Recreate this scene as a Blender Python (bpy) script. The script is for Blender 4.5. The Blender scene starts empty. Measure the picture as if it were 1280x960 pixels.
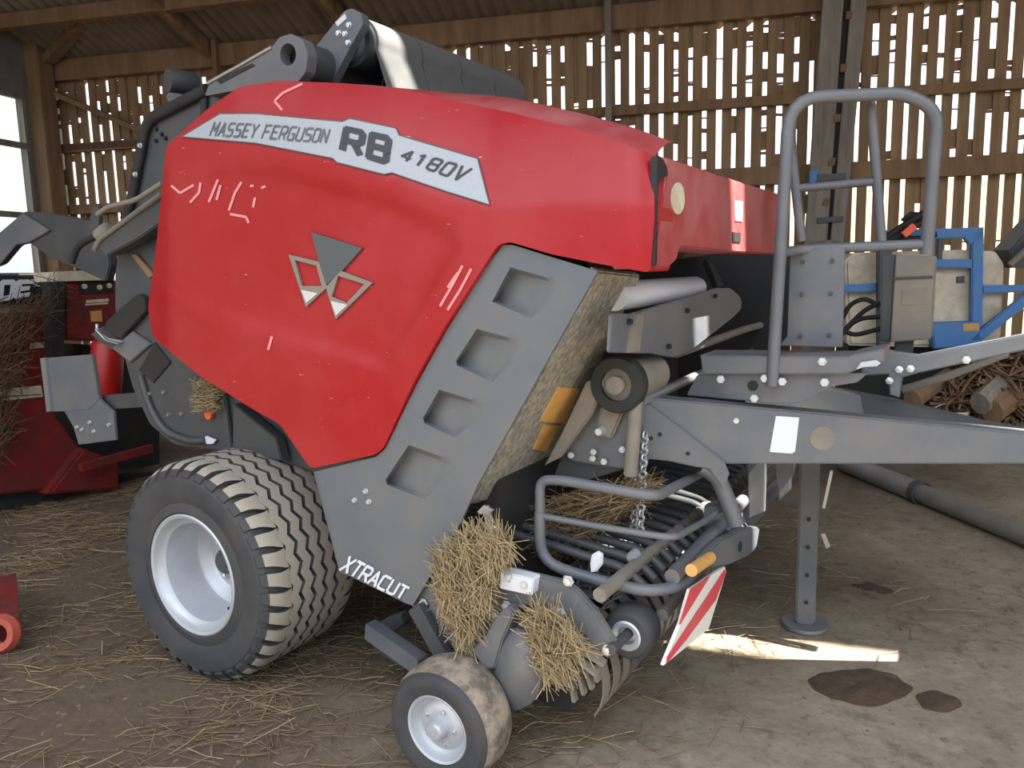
import bpy, bmesh, math, random
from mathutils import Vector, Matrix, noise
from mathutils.geometry import delaunay_2d_cdt
random.seed(11)
S = bpy.context.scene
COL = S.collection
V = Vector
# ------------------------------------------------------------------ camera
CX, CY, CH = 2.688, -1.958, 1.660
PSI, PIT, ROLL, F = math.radians(30.5), math.radians(8.27), math.radians(1.4), 982.0
CAM = V((CX, CY, CH))
fw = V((-math.sin(PSI)*math.cos(PIT), math.cos(PSI)*math.cos(PIT), -math.sin(PIT)))
r0 = V((math.cos(PSI), math.sin(PSI), 0)); u0 = r0.cross(fw)
rt = r0*math.cos(ROLL) - u0*math.sin(ROLL); up = r0*math.sin(ROLL) + u0*math.cos(ROLL)
cd = bpy.data.cameras.new('camera'); co = bpy.data.objects.new('camera', cd); COL.objects.link(co)
cd.sensor_width = 36; cd.lens = 36*F/1280; cd.clip_start = .05; cd.clip_end = 300
co.matrix_world = Matrix(((rt.x, up.x, -fw.x, CX), (rt.y, up.y, -fw.y, CY), (rt.z, up.z, -fw.z, CH), (0, 0, 0, 1)))
S.camera = co

# a surveyed point of the photograph put on a real plane of the place
def ray(px, py): return fw + rt*((px-640)/F) - up*((py-480)/F)
def onp(px, py, p0, n):
    d = ray(px, py); return CAM + d*((p0-CAM).dot(n)/d.dot(n))
def aY(px, py, y): return onp(px, py, V((0, y, 0)), V((0, 1, 0)))
def aX(px, py, x): return onp(px, py, V((x, 0, 0)), V((1, 0, 0)))
def aZ(px, py, z): return onp(px, py, V((0, 0, z)), V((0, 0, 1)))
WU = V((.954, .30, 0)).normalized(); WN = V((-.30, .954, 0)).normalized(); WD = 6.6
def pl(spec):
    k, v = spec
    if k == 'X': return V((v, 0, 0)), V((1, 0, 0))
    if k == 'Y': return V((0, v, 0)), V((0, 1, 0))
    if k == 'Z': return V((0, 0, v)), V((0, 0, 1))
    if k == 'W': return WN*v, WN
    return k, v
def P(px, py, spec): return onp(px, py, *pl(spec))

# ------------------------------------------------------------------ materials
def lin(c):
    if isinstance(c, str): c = [int(c[i:i+2], 16) for i in (0, 2, 4)]
    o = [((x/255)/12.92 if x/255 <= .04045 else ((x/255+.055)/1.055)**2.4) for x in c]
    return (*o, 1)
def mat(name, base, rough=.6, metal=0, dust=None, damt=.5, dscale=6., dhi=.7, dlo=.35, stretch=(1, 1, 1), bump=0, bscale=60., spec=.5, specks=None):
    m = bpy.data.materials.new(name); m.use_nodes = True; t = m.node_tree; b = t.nodes['Principled BSDF']
    b.inputs['Roughness'].default_value = rough; b.inputs['Metallic'].default_value = metal
    b.inputs['Specular IOR Level'].default_value = spec
    b.inputs['Base Color'].default_value = lin(base)
    tc = t.nodes.new('ShaderNodeTexCoord'); mp = t.nodes.new('ShaderNodeMapping'); mp.inputs['Scale'].default_value = stretch
    t.links.new(tc.outputs['Object'], mp.inputs['Vector'])
    last = None
    def layer(col, sc, lo, hi, amt, detail=8, vec=mp):
        nonlocal last
        n = t.nodes.new('ShaderNodeTexNoise'); n.inputs['Scale'].default_value = sc; n.inputs['Detail'].default_value = detail
        n.inputs['Roughness'].default_value = .65
        t.links.new(vec.outputs['Vector'], n.inputs['Vector'])
        r = t.nodes.new('ShaderNodeMapRange'); r.inputs['From Min'].default_value = lo; r.inputs['From Max'].default_value = hi
        r.inputs['To Max'].default_value = amt; t.links.new(n.outputs['Fac'], r.inputs['Value'])
        x = t.nodes.new('ShaderNodeMix'); x.data_type = 'RGBA'; t.links.new(r.outputs['Result'], x.inputs['Factor'])
        if last: t.links.new(last, x.inputs['A'])
        else: x.inputs['A'].default_value = lin(base)
        x.inputs['B'].default_value = lin(col); last = x.outputs['Result']; return r
    if dust:
        r = layer(dust, dscale, dlo, dhi, damt)
        rr = t.nodes.new('ShaderNodeMapRange'); rr.inputs['To Min'].default_value = rough; rr.inputs['To Max'].default_value = min(1, rough+.35)
        t.links.new(r.outputs['Result'], rr.inputs['Value']); t.links.new(rr.outputs['Result'], b.inputs['Roughness'])
    if specks:
        m2 = t.nodes.new('ShaderNodeMapping'); m2.inputs['Scale'].default_value = specks[3]; m2.inputs['Rotation'].default_value = (0, .5, 0)
        t.links.new(tc.outputs['Object'], m2.inputs['Vector'])
        layer(specks[0], specks[1], specks[2], specks[2]+.03, .75, 3, m2)
    if last: t.links.new(last, b.inputs['Base Color'])
    if bump:
        n = t.nodes.new('ShaderNodeTexNoise'); n.inputs['Scale'].default_value = bscale; n.inputs['Detail'].default_value = 6
        t.links.new(tc.outputs['Object'], n.inputs['Vector'])
        bp = t.nodes.new('ShaderNodeBump'); bp.inputs['Strength'].default_value = bump; bp.inputs['Distance'].default_value = .01
        t.links.new(n.outputs['Fac'], bp.inputs['Height']); t.links.new(bp.outputs['Normal'], b.inputs['Normal'])
    return m
RED = mat('red_paint', '930c14', .34, spec=.35, dust='b9686a', damt=.17, dscale=2.2, dlo=.42, dhi=.8, specks=('e0b0ac', 38, .715, (.45, 1, 3.4)))  # pale specks painted into the red for blurred glints and scratches
REDD = mat('dusty_red_paint', '921a21', .5, dust='a87370', damt=.75, dscale=4, dlo=.3, dhi=.75)
REDOLD = mat('old_red_paint', '7a1518', .55, dust='2e211a', damt=.75, dscale=5, dlo=.35, dhi=.7)
GREY = mat('grey_paint', '53585f', .42, dust='857c70', damt=.4, dscale=4, dlo=.38, dhi=.75)
GREYC = mat('cover_grey_plastic', '575d64', .5, dust='756e63', damt=.45, dscale=3, dlo=.4, dhi=.72)
DGREY = mat('dark_grey_paint', '343a3f', .45, dust='5a544c', damt=.4, dscale=5)
DUSTG = mat('dusty_grey_steel', '68655f', .7, dust='887d6d', damt=.7, dscale=6)
CHAFF = mat('chaff_coated_plastic', '6c6c69', .85, dust='a69f8f', damt=.85, dscale=60, dlo=.42, dhi=.62, stretch=(1, 1, .35), bump=.9, bscale=120)
DUSTSTEP = mat('dusty_step_tread', '5d6164', .9, dust='6e6a62', damt=.6, dscale=15)
BLACK = mat('black_rubber', '17181a', .7, dust='3a3530', damt=.4, dscale=8)
BELT = mat('belt_rubber', '505153', .7, dust='6b675f', damt=.5, dscale=7)
TYRE = mat('tyre_rubber', '2e3135', .72, dust='55504a', damt=.45, dscale=6)
TREAD = mat('dusty_tread', '8d877b', .9, dust='a39b8b', damt=.6, dscale=9)
SILVER = mat('silver_rim_paint', 'b4b9c0', .36, .35, dust='8f8d88', damt=.35, dscale=7)
STEEL = mat('bare_steel', 'a9adb1', .35, .8)
BOLT = mat('zinc_bolt', 'c9cdd2', .3, .7)
WHITE = mat('white_label', 'c9ccd2', .5)
CREAM = mat('cream_plastic', 'cfc6b2', .6, dust='8d7a5f', damt=.6, dscale=7)
AMBER = mat('amber_reflector', 'c8954e', .5, dust='a58555', damt=.6, dscale=40)
ORANGE = mat('orange_reflector', 'e8552a', .35)
DECAL = mat('silver_decal', '979ca1', .4, .1, dust='a8acb0', damt=.5, dscale=90)
LETTER = mat('dark_lettering', '2c3033', .5)
LETTERG = mat('grey_lettering', '55595d', .5)
LOGOD = mat('badge_dark_grey', '4d5357', .4, .2)
LOGOS = mat('badge_silver', 'c9ced2', .25, .6)
LOGOE = mat('badge_edge', '86807a', .35, .5)
CHALK = mat('pink_chalk', 'c98484', .9)
WOOD = mat('old_wood', '86694c', .85, dust='55412d', damt=.7, dscale=7, stretch=(1, 1, .12), bump=.3, bscale=30)
WOODG = mat('weathered_grey_wood', '8b8378', .85, dust='4b433a', damt=.75, dscale=8, stretch=(1, 1, .1), bump=.3, bscale=30)
SLAT = mat('slat_wood', '937858', .9, dust='5e4936', damt=.7, dscale=5, stretch=(2, 2, .15))
ROOFM = mat('fibre_roof', '887866', .9, dust='574b3f', damt=.6, dscale=3)
BLUE = mat('blue_paint', '2f6fae', .45, dust='6a7d8a', damt=.4, dscale=8)
STRAW = mat('straw', 'a89672', .85, dust='75624a', damt=.7, dscale=18)
BALE = mat('bale_straw', 'd8cba6', .9, dust='b09a70', damt=.6, dscale=12)
OLDHAY = mat('dark_hay', '5c4a34', .95, dust='3a2e22', damt=.6, dscale=10)
STRAWD = mat('old_straw', '847052', .9, dust='57483a', damt=.7, dscale=14)
DUNG = mat('dung', '3a2d20', .95, dust='5a4834', damt=.6, dscale=30, bump=.8, bscale=60)
REFW = mat('reflective_white', 'd9d6cf', .45); REFR = mat('reflective_red', 'c8454e', .45)
GALV = mat('galvanised_pipe', '8d8f90', .45, .4, dust='8a7a64', damt=.6, dscale=4)
CONC = mat('render_wall', '7b746b', .9, dust='4f4942', damt=.6, dscale=2)

# ------------------------------------------------------------------ object helpers
LOC = {}
def put(o, parent, c):
    COL.objects.link(o)
    LOC[o.name] = c
    if parent: o.parent = parent; o.location = c - LOC[parent.name]
    else: o.location = c
    return o
def thing(name, label, cat, loc, group=None):
    o = bpy.data.objects.new(name, None); o.empty_display_size = .1
    o['label'] = label; o['category'] = cat
    if group: o['group'] = group
    return put(o, None, V(loc))
def tag(o, label=None, cat=None, group=None, kind=None):
    if label: o['label'] = label
    if cat: o['category'] = cat
    if group: o['group'] = group
    if kind: o['kind'] = kind
    return o
def obj(name, bm, m, parent=None, ang=38, norm=True):
    if norm: bmesh.ops.recalc_face_normals(bm, faces=bm.faces)
    lim = math.radians(ang)
    for f in bm.faces: f.smooth = True
    for e in bm.edges:
        if len(e.link_faces) == 2 and e.calc_face_angle(0) > lim: e.smooth = False
    lo = V((1e9,)*3); hi = -lo
    for v in bm.verts:
        for i in range(3): lo[i] = min(lo[i], v.co[i]); hi[i] = max(hi[i], v.co[i])
    c = (lo+hi)/2
    if parent is None: c.z = lo.z
    for v in bm.verts: v.co -= c
    me = bpy.data.meshes.new(name); bm.to_mesh(me); bm.free()
    for x in (m if isinstance(m, (list, tuple)) else [m]): me.materials.append(x)
    return put(bpy.data.objects.new(name, me), parent, c)
def rnd(pts, r, n=4, skip=()):
    out = []; N = len(pts)
    for i in range(N):
        a, b, c = V(pts[i-1]), V(pts[i]), V(pts[(i+1) % N])
        if i in skip: out.append(tuple(b)); continue
        d1 = (a-b); d2 = (c-b); q = min(r, d1.length*.45, d2.length*.45)
        p, s = b+d1.normalized()*q, b+d2.normalized()*q
        for k in range(n+1):
            t = k/n; out.append(tuple(p*(1-t)**2 + b*2*t*(1-t) + s*t*t))
    return out
def add_prism(bm, P3, ext, bev=0, seg=2, mi=0):
    n0 = len(bm.verts)
    a = [bm.verts.new(p) for p in P3]; b = [bm.verts.new(V(p)+ext) for p in P3]
    fs = [bm.faces.new(a), bm.faces.new(b[::-1])]
    N = len(a)
    for i in range(N): fs.append(bm.faces.new((a[i], b[i], b[(i+1) % N], a[(i+1) % N])))
    for f in fs: f.material_index = mi
    if bev:
        es = set()
        for f in fs[:2]:
            for e in f.edges: es.add(e)
        bmesh.ops.recalc_face_normals(bm, faces=fs)
        bmesh.ops.bevel(bm, geom=list(es), offset=bev, segments=seg, affect='EDGES', clamp_overlap=True, material=-1)
def prism(name, px, spec, thick, m, parent=None, bev=.004, seg=2, r=0, dirn=None):
    if r: px = rnd(px, r)
    p0, n = pl(spec)
    q = [onp(x, y, p0, n) for x, y in px]
    e = n.copy()
    if e.dot(p0-CAM) < 0: e = -e
    if dirn is not None: e = dirn
    bm = bmesh.new(); add_prism(bm, q, e*thick, bev, seg)
    return obj(name, bm, m, parent)
def add_box(bm, c, sx, sy, sz, bev=0, rz=0, ax=None):
    c = V(c); ax = ax or (V((math.cos(rz), math.sin(rz), 0)), V((-math.sin(rz), math.cos(rz), 0)), V((0, 0, 1)))
    X, Y, Z = ax
    q = [c - X*sx/2 + Y*a*sy/2 + Z*b*sz/2 for a, b in ((-1, -1), (1, -1), (1, 1), (-1, 1))]
    add_prism(bm, q, X*sx, bev)
def box(name, c, sx, sy, sz, m, parent=None, bev=.004, rz=0, ax=None):
    bm = bmesh.new(); add_box(bm, c, sx, sy, sz, bev, rz, ax); return obj(name, bm, m, parent)
def fillet(pts, r, n=5):
    if r <= 0: return [V(p) for p in pts]
    out = [V(pts[0])]
    for i in range(1, len(pts)-1):
        a, b, c = V(pts[i-1]), V(pts[i]), V(pts[i+1])
        q = min(r, (a-b).length*.48, (c-b).length*.48)
        p, s = b+(a-b).normalized()*q, b+(c-b).normalized()*q
        for k in range(n+1):
            t = k/n; out.append(p*(1-t)**2 + b*2*t*(1-t) + s*t*t)
    return out+[V(pts[-1])]
def add_tube(bm, pts, r, seg=12, fr=0, flat=1.0, upv=None, r2=None):
    pts = fillet(pts, fr); N = len(pts); rings = []
    t = (pts[1]-pts[0]).normalized()
    a = (upv or (V((0, 0, 1)) if abs(t.z) < .9 else V((1, 0, 0))))
    a = (a - t*a.dot(t)).normalized()
    for i, p in enumerate(pts):
        tn = (pts[min(i+1, N-1)] - pts[max(i-1, 0)]).normalized()
        a = (a - tn*a.dot(tn)).normalized(); b = tn.cross(a)
        rr = r if r2 is None else r+(r2-r)*i/(N-1)
        rings.append([bm.verts.new(p + a*rr*math.cos(2*math.pi*k/seg) + b*rr*flat*math.sin(2*math.pi*k/seg)) for k in range(seg)])
    for i in range(N-1):
        for k in range(seg): bm.faces.new((rings[i][k], rings[i][(k+1) % seg], rings[i+1][(k+1) % seg], rings[i+1][k]))
    bm.faces.new(rings[0][::-1]); bm.faces.new(rings[-1])
def tube(name, pts, r, m, parent=None, fr=0, seg=12, flat=1., upv=None, r2=None):
    bm = bmesh.new(); add_tube(bm, pts, r, seg, fr, flat, upv, r2); return obj(name, bm, m, parent, 50)
def bar(name, a, b, w, h, m, parent=None, upv=V((0, 0, 1)), bev=.003):
    a, b = V(a), V(b); t = (b-a).normalized(); y = upv.cross(t).normalized(); z = t.cross(y)
    bm = bmesh.new(); add_box(bm, (a+b)/2, (b-a).length, w, h, bev, ax=(t, y, z)); return obj(name, bm, m, parent)
def add_lathe(bm, prof, o, axis=V((0, 1, 0)), seg=64, mi=0, cap=False):
    o = V(o); a = axis.normalized(); x = V((1, 0, 0)) if abs(a.x) < .9 else V((0, 0, 1))
    x = (x-a*a.dot(x)).normalized(); z = a.cross(x)
    rings = []
    for r, h in prof:
        rings.append([bm.verts.new(o + a*h + (x*math.cos(2*math.pi*k/seg) + z*math.sin(2*math.pi*k/seg))*max(r, 1e-4)) for k in range(seg)])
    fs = []
    for i in range(len(rings)-1):
        for k in range(seg): fs.append(bm.faces.new((rings[i][k], rings[i][(k+1) % seg], rings[i+1][(k+1) % seg], rings[i+1][k])))
    if cap: fs.append(bm.faces.new(rings[0][::-1])); fs.append(bm.faces.new(rings[-1]))
    for f in fs: f.material_index = mi
def lathe(name, prof, o, m, parent=None, axis=V((0, 1, 0)), seg=64, cap=False, ang=38):
    bm = bmesh.new(); add_lathe(bm, prof, o, axis, seg, 0, cap); return obj(name, bm, m, parent, ang)
def bolts(name, pxs, spec, r, m, parent, h=.012):
    p0, n = pl(spec); e = n if n.dot(CAM-p0) > 0 else -n
    for x, y in pxs:
        c = onp(x, y, p0, n); lathe(name, [(r*1.35, 0), (r*1.35, h*.25), (r, h*.25), (r, h), (r*.6, h*1.05), (0, h*1.05)], c, m, parent, e, 6)

# sheets with a modelled relief, triangulated inside their outline
def inside(p, poly):
    x, y = p; c = False; N = len(poly)
    for i in range(N):
        x1, y1 = poly[i]; x2, y2 = poly[i-1]
        if (y1 > y) != (y2 > y) and x < (x2-x1)*(y-y1)/(y2-y1)+x1: c = not c
    return c
def dist(p, poly):
    best = 1e9; px, py = p; N = len(poly)
    for i in range(N):
        x1, y1 = poly[i]; x2, y2 = poly[i-1]; dx, dy = x2-x1, y2-y1
        t = max(0, min(1, ((px-x1)*dx+(py-y1)*dy)/(dx*dx+dy*dy+1e-9)))
        best = min(best, math.hypot(px-x1-t*dx, py-y1-t*dy))
    return best
def sm(a, b, x):
    t = max(0, min(1, (x-a)/(b-a))); return t*t*(3-2*t)
def dens(poly, g):
    out = []; N = len(poly)
    for i in range(N):
        a, b = poly[i], poly[(i+1) % N]; k = max(1, int(math.dist(a, b)/g))
        for j in range(k): out.append((a[0]+(b[0]-a[0])*j/k, a[1]+(b[1]-a[1])*j/k))
    return out
def sheet(name, outline, pt, m, parent, grid=9, loops=(), thick=.1, bev=0, back=V((0, 1, 0)), mfn=None):
    o = dens(outline, grid); vs = list(o); es = [(i, (i+1) % len(o)) for i in range(len(o))]
    for L in loops:
        L = dens(L, grid*.7); b = len(vs); vs += L; es += [(b+i, b+(i+1) % len(L)) for i in range(len(L))]
    xs = [p[0] for p in o]; ys = [p[1] for p in o]; y = min(ys); row = 0
    while y < max(ys):
        x = min(xs)+(row % 2)*grid/2
        while x < max(xs):
            if inside((x, y), o) and dist((x, y), o) > grid*.45 and all(dist((x, y), L) > grid*.3 for L in loops): vs.append((x, y))
            x += grid
        y += grid*.87; row += 1
    r = delaunay_2d_cdt([V(v) for v in vs], es, [], 0, 1e-4)
    bm = bmesh.new(); v2 = r[0]
    top = [bm.verts.new(pt(v.x, v.y)) for v in v2]; tris = []
    for f in r[2]:
        c = (sum(v2[i].x for i in f)/len(f), sum(v2[i].y for i in f)/len(f))
        if inside(c, o):
            fc = bm.faces.new([top[i] for i in f]); tris.append(fc)
            if mfn: fc.material_index = mfn(*c)
    if thick:
        be = [e for e in bm.edges if len(e.link_faces) == 1]
        bmesh.ops.recalc_face_normals(bm, faces=tris)
        ring = bmesh.ops.extrude_edge_only(bm, edges=be)['geom']
        for v in ring:
            if isinstance(v, bmesh.types.BMVert): v.co += back*thick
        if bev:
            bmesh.ops.recalc_face_normals(bm, faces=bm.faces)
            bmesh.ops.bevel(bm, geom=be, offset=bev, segments=3, affect='EDGES', clamp_overlap=True, material=-1)
    for v in [v for v in bm.verts if not v.link_faces]: bm.verts.remove(v)
    fc = bm.faces[:]
    bmesh.ops.recalc_face_normals(bm, faces=fc)
    # front faces must look towards -back
    s = sum(f.normal.dot(back)*f.calc_area() for f in fc)
    if s > 0: bmesh.ops.reverse_faces(bm, faces=fc)
    return obj(name, bm, m, parent, 32, norm=False)

# stroke lettering
GL = {'M': [[(0, 0), (0, 6), (2, 2.2), (4, 6), (4, 0)]], 'A': [[(0, 0), (2, 6), (4, 0)], [(.8, 1.9), (3.2, 1.9)]],
 'S': [[(4, 6), (.7, 6), (0, 5.3), (0, 3.7), (.7, 3), (3.3, 3), (4, 2.3), (4, .7), (3.3, 0), (0, 0)]],
 'E': [[(4, 6), (0, 6), (0, 0), (4, 0)], [(0, 3), (3.3, 3)]], 'Y': [[(0, 6), (2, 3)], [(4, 6), (2, 3), (2, 0)]],
 'F': [[(4, 6), (0, 6), (0, 0)], [(0, 3), (3.3, 3)]], 'R': [[(0, 0), (0, 6), (3.3, 6), (4, 5.3), (4, 3.4), (3.3, 2.7), (0, 2.7)], [(2.2, 2.7), (4, 0)]],
 'G': [[(4, 6), (.7, 6), (0, 5.3), (0, .7), (.7, 0), (4, 0), (4, 2.8), (2.2, 2.8)]], 'U': [[(0, 6), (0, .7), (.7, 0), (3.3, 0), (4, .7), (4, 6)]],
 'O': [[(.7, 0), (0, .7), (0, 5.3), (.7, 6), (3.3, 6), (4, 5.3), (4, .7), (3.3, 0), (.7, 0)]], 'N': [[(0, 0), (0, 6), (4, 0), (4, 6)]],
 'B': [[(0, 0), (0, 6), (3.3, 6), (4, 5.4), (4, 3.7), (3.4, 3.1), (4, 2.5), (4, .6), (3.3, 0), (0, 0)], [(0, 3.1), (3.4, 3.1)]],
 '4': [[(3, 0), (3, 6), (0, 1.8), (4, 1.8)]], '1': [[(.8, 5), (2.2, 6), (2.2, 0)]],
 '8': [[(.7, 0), (0, .7), (0, 2.4), (.6, 3.1), (0, 3.8), (0, 5.4), (.7, 6), (3.3, 6), (4, 5.4), (4, 3.8), (3.4, 3.1), (4, 2.4), (4, .7), (3.3, 0), (.7, 0)], [(.6, 3.1), (3.4, 3.1)]],
 'V': [[(0, 6), (2, 0), (4, 6)]], 'X': [[(0, 0), (4, 6)], [(0, 6), (4, 0)]], 'T': [[(0, 6), (4, 6)], [(2, 6), (2, 0)]],
 'C': [[(4, 6), (.7, 6), (0, 5.3), (0, .7), (.7, 0), (4, 0)]]}
GL['0'] = GL['O']
def lettering(name, text, quad, pt, m, parent, w=.55, gap=1.7, space=3):
    # quad: pixel corners bottom-left, bottom-right, top-right, top-left of the whole word
    tot = sum((space if c == ' ' else 4+gap) for c in text)-gap
    BL, BR, TR, TL = [V(q) for q in quad]; bm = bmesh.new(); x0 = 0; lift = 0
    def mp(x, y):
        s, t = x/tot, y/6; q = (BL*(1-s)+BR*s)*(1-t)+(TL*(1-s)+TR*s)*t; g = pt(q.x, q.y); return g+(CAM-g).normalized()*lift
    for ch in text:
        if ch == ' ': x0 += space; continue
        for st in GL[ch]:
            for i in range(len(st)-1):
                lift = (lift+.0004) % .0028
                a, b = V(st[i]), V(st[i+1]); d = (b-a).normalized(); n = V((-d.y, d.x))*w
                a2 = a - d*(w if i == 0 and False else w*.5); b2 = b + d*w*.5
                K = 3; L = []
                for k in range(K+1):
                    c = a2+(b2-a2)*k/K; L.append((bm.verts.new(mp(x0+c.x+n.x, c.y+n.y)), bm.verts.new(mp(x0+c.x-n.x, c.y-n.y))))
                for k in range(K):
                    f = bm.faces.new((L[k][0], L[k][1], L[k+1][1], L[k+1][0]))
        x0 += 4+gap
    for f in bm.faces:
        f.normal_update()
        if f.normal.dot(CAM-f.verts[0].co) < 0: f.normal_flip()
    return obj(name, bm, m, parent, norm=False)

# ================================================================== THE BALER
B = thing('round_baler', 'red and grey round baler parked on the straw-strewn barn floor', 'baler', (.9, 1.25, 0))
Y0 = .12
# ---------------- big red side cover
RO = rnd([(208, 182), (262, 134), (300, 108), (350, 101), (430, 104), (500, 111), (570, 126), (640, 141), (700, 156), (760, 173), (817, 194),
      (818, 270), (813, 341), (750, 330), (690, 318), (636, 302), (622, 306), (600, 340), (556, 408), (518, 476), (479, 560), (470, 568),
      (388, 586), (350, 530), (320, 514), (250, 470), (190, 421), (185, 385), (195, 310), (203, 232)], 7, 3)
scoop = [(205, 215), (280, 203), (351, 205), (423, 224), (495, 244), (566, 274), (583, 312), (487, 470), (340, 428), (215, 380)]
crease = [(190, 186), (300, 182), (400, 204), (480, 226), (560, 256), (610, 268), (700, 262), (830, 262)]
def cre(px):
    for i in range(len(crease)-1):
        a, b = crease[i], crease[i+1]
        if a[0] <= px <= b[0]: return a[1]+(b[1]-a[1])*(px-a[0])/(b[0]-a[0])
    return 262
def yred(px, py):
    d = cre(px)-py; y = Y0
    if d > 0: y += .0005*d*sm(0, 25, d) + .0000028*d*d
    if inside((px, py), scoop): y += .019*sm(0, 24, dist((px, py), scoop))*sm(200, 300, px)
    y += .05*sm(775, 822, px)**2            # turns in at the front corner
    y += .03*sm(212, 182, px)
    dl = (px-388)*.62 - (py-586)            # swells slightly over its middle
    y -= .02*math.exp(-((px-420)/260)**2-((py-330)/190)**2)
    return y
def pred(off=0): return lambda x, y: aY(x, y, yred(x, y)-off)
cover = sheet('side_cover', RO, pred(), RED, B, grid=9, loops=[scoop], thick=.16, bev=.012)
def odens(poly, g):
    o = []
    for a, b in zip(poly[:-1], poly[1:]):
        k = max(1, int(math.dist(a, b)/g)); o += [(a[0]+(b[0]-a[0])*j/k, a[1]+(b[1]-a[1])*j/k) for j in range(k)]
    return o+[poly[-1]]
# dusty top roll of the cover
bm = bmesh.new(); tp = odens([(360, 101), (430, 104), (500, 111), (570, 126), (640, 141), (700, 156), (760, 173), (817, 194)], 14)
rows = []
for k in range(6):
    t = k/5; rows.append([aY(x, y+2, yred(x, y)) + V((0, .16*t, (.03+.035*sm(480, 620, x))*math.sin(t*1.4) - .004)) for x, y in tp])
for k in range(5):
    for i in range(len(tp)-1):
        bm.faces.new([bm.verts.new(p) for p in (rows[k][i], rows[k][i+1], rows[k+1][i+1], rows[k+1][i])])
bmesh.ops.remove_doubles(bm, verts=bm.verts, dist=1e-5)
obj('cover_top_edge', bm, REDD, B)
# trim line round the grey opening
def seam(name, pxs, pt, r, m): return tube(name, [pt(*p) for p in pxs], r, m, B, seg=8)
# decal band, lettering
DEC = [(227, 171), (275, 142), (320, 142), (428, 152), (437, 148), (495, 160), (499, 169), (597, 198), (612, 256), (560, 240), (490, 216), (480, 218), (421, 203), (416, 198), (320, 179)]
sheet('model_decal', DEC, pred(.004), DECAL, cover, grid=8, thick=0)
bm = bmesh.new(); add_tube(bm, [pred(.004)(*p) for p in dens(DEC, 12)]+[pred(.004)(*DEC[0])], .0022, 6); obj('decal_border', bm, LETTERG, cover)
lettering('maker_lettering', 'MASSEY', [(262, 169), (318, 171.5), (324, 156), (268, 153)], pred(.006), LETTERG, cover, .5, 1.9)
lettering('maker_lettering', 'FERGUSON', [(327, 172), (407, 178), (412, 162), (333, 156.5)], pred(.006), LETTERG, cover, .5, 1.9)
lettering('model_lettering', 'RB', [(428, 186), (482, 202), (486, 173), (433, 161)], pred(.006), LETTER, cover, .85, 2.2)
lettering('number_lettering', '4180V', [(500, 198), (575, 226), (589, 211), (507, 187)], pred(.006), LETTER, cover, .55, 2.2)
# maker's badge: dark triangle over two open ones
def q6(pts): return [(340+x*140/960, 270+y*140/960) for x, y in pts]
def badge(pts, m, off, th=.006, nm='badge_piece'):
    bm = bmesh.new(); pp = [pred(off)(*p) for p in q6(pts)]; add_prism(bm, pp, V((0, th, 0))); return obj(nm, bm, m, cover)
badge([(335, 140), (770, 275), (600, 470), (465, 590), (400, 385)], LOGOD, .010, .009, 'badge_triangle')
def ring(outer, inner):
    bm = bmesh.new(); o = [bm.verts.new(pred(.010)(*p)) for p in q6(outer)]; i = [bm.verts.new(pred(.010)(*p)) for p in q6(inner)]
    o2 = [bm.verts.new(v.co+V((0, .009, 0))) for v in o]; i2 = [bm.verts.new(v.co+V((0, .009, 0))) for v in i]
    N = len(o)
    for k in range(N):
        j = (k+1) % N
        for a, b, c, d in ((o[k], o[j], i[j], i[k]), (o[k], o2[k], o2[j], o[j]), (i[k], i[j], i2[j], i2[k]), (o2[k], i2[k], i2[j], o2[j])): bm.faces.new((a, b, c, d))
    obj('badge_frame', bm, LOGOE, cover)
ring([(140, 330), (400, 390), (470, 610), (290, 780)], [(195, 378), (380, 425), (425, 600), (255, 600)])
ring([(590, 470), (860, 572), (545, 885), (460, 610)], [(565, 512), (790, 583), (640, 745), (510, 690)])
badge([(248, 632), (392, 662), (292, 745)], LOGOS, .0125, .006, 'badge_tip'); badge([(503, 728), (645, 762), (545, 855)], LOGOS, .0125, .006, 'badge_tip')
# chalk scribble
def q1(pts): return [(x/3.2, y/3.2) for x, y in pts]
for st in ([(685, 742), (720, 772), (775, 740)], [(802, 730), (796, 770), (760, 810)], [(872, 718), (835, 808)], [(882, 740), (866, 800)], [(966, 728), (940, 770), (915, 842)], [(1000, 745), (1015, 742)], [(1045, 752), (1062, 745)], [(1020, 790), (1012, 830)], [(920, 856), (985, 868), (995, 892)],
   [(1210, 334), (1130, 372), (1098, 404), (1128, 440)], [(1850, 1062), (1815, 1130), (1760, 1225)], [(1885, 1075), (1840, 1160), (1790, 1240)], [(1832, 1090), (1790, 1150)], [(1088, 1345), (1072, 1400)]):
    bm = bmesh.new()
    pts = []
    for a, b in zip(q1(st)[:-1], q1(st)[1:]):
        k = max(1, int(math.dist(a, b)/5)); pts += [(a[0]+(b[0]-a[0])*j/k, a[1]+(b[1]-a[1])*j/k) for j in range(k)]
    pts.append(q1(st)[-1]); w = 1.6
    for i in range(len(pts)-1):
        a, b = V(pts[i]), V(pts[i+1]); d = (b-a).normalized(); n = V((-d.y, d.x))*w
        qd = [bm.verts.new(pred(.0025)(*p)) for p in (a+n, a-n, b-n, b+n)]; bm.faces.new(qd)
    for f in bm.faces:
        f.normal_update()
        if f.normal.y > 0: f.normal_flip()
    obj('chalk_mark', bm, CHALK, cover, norm=False)
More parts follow.
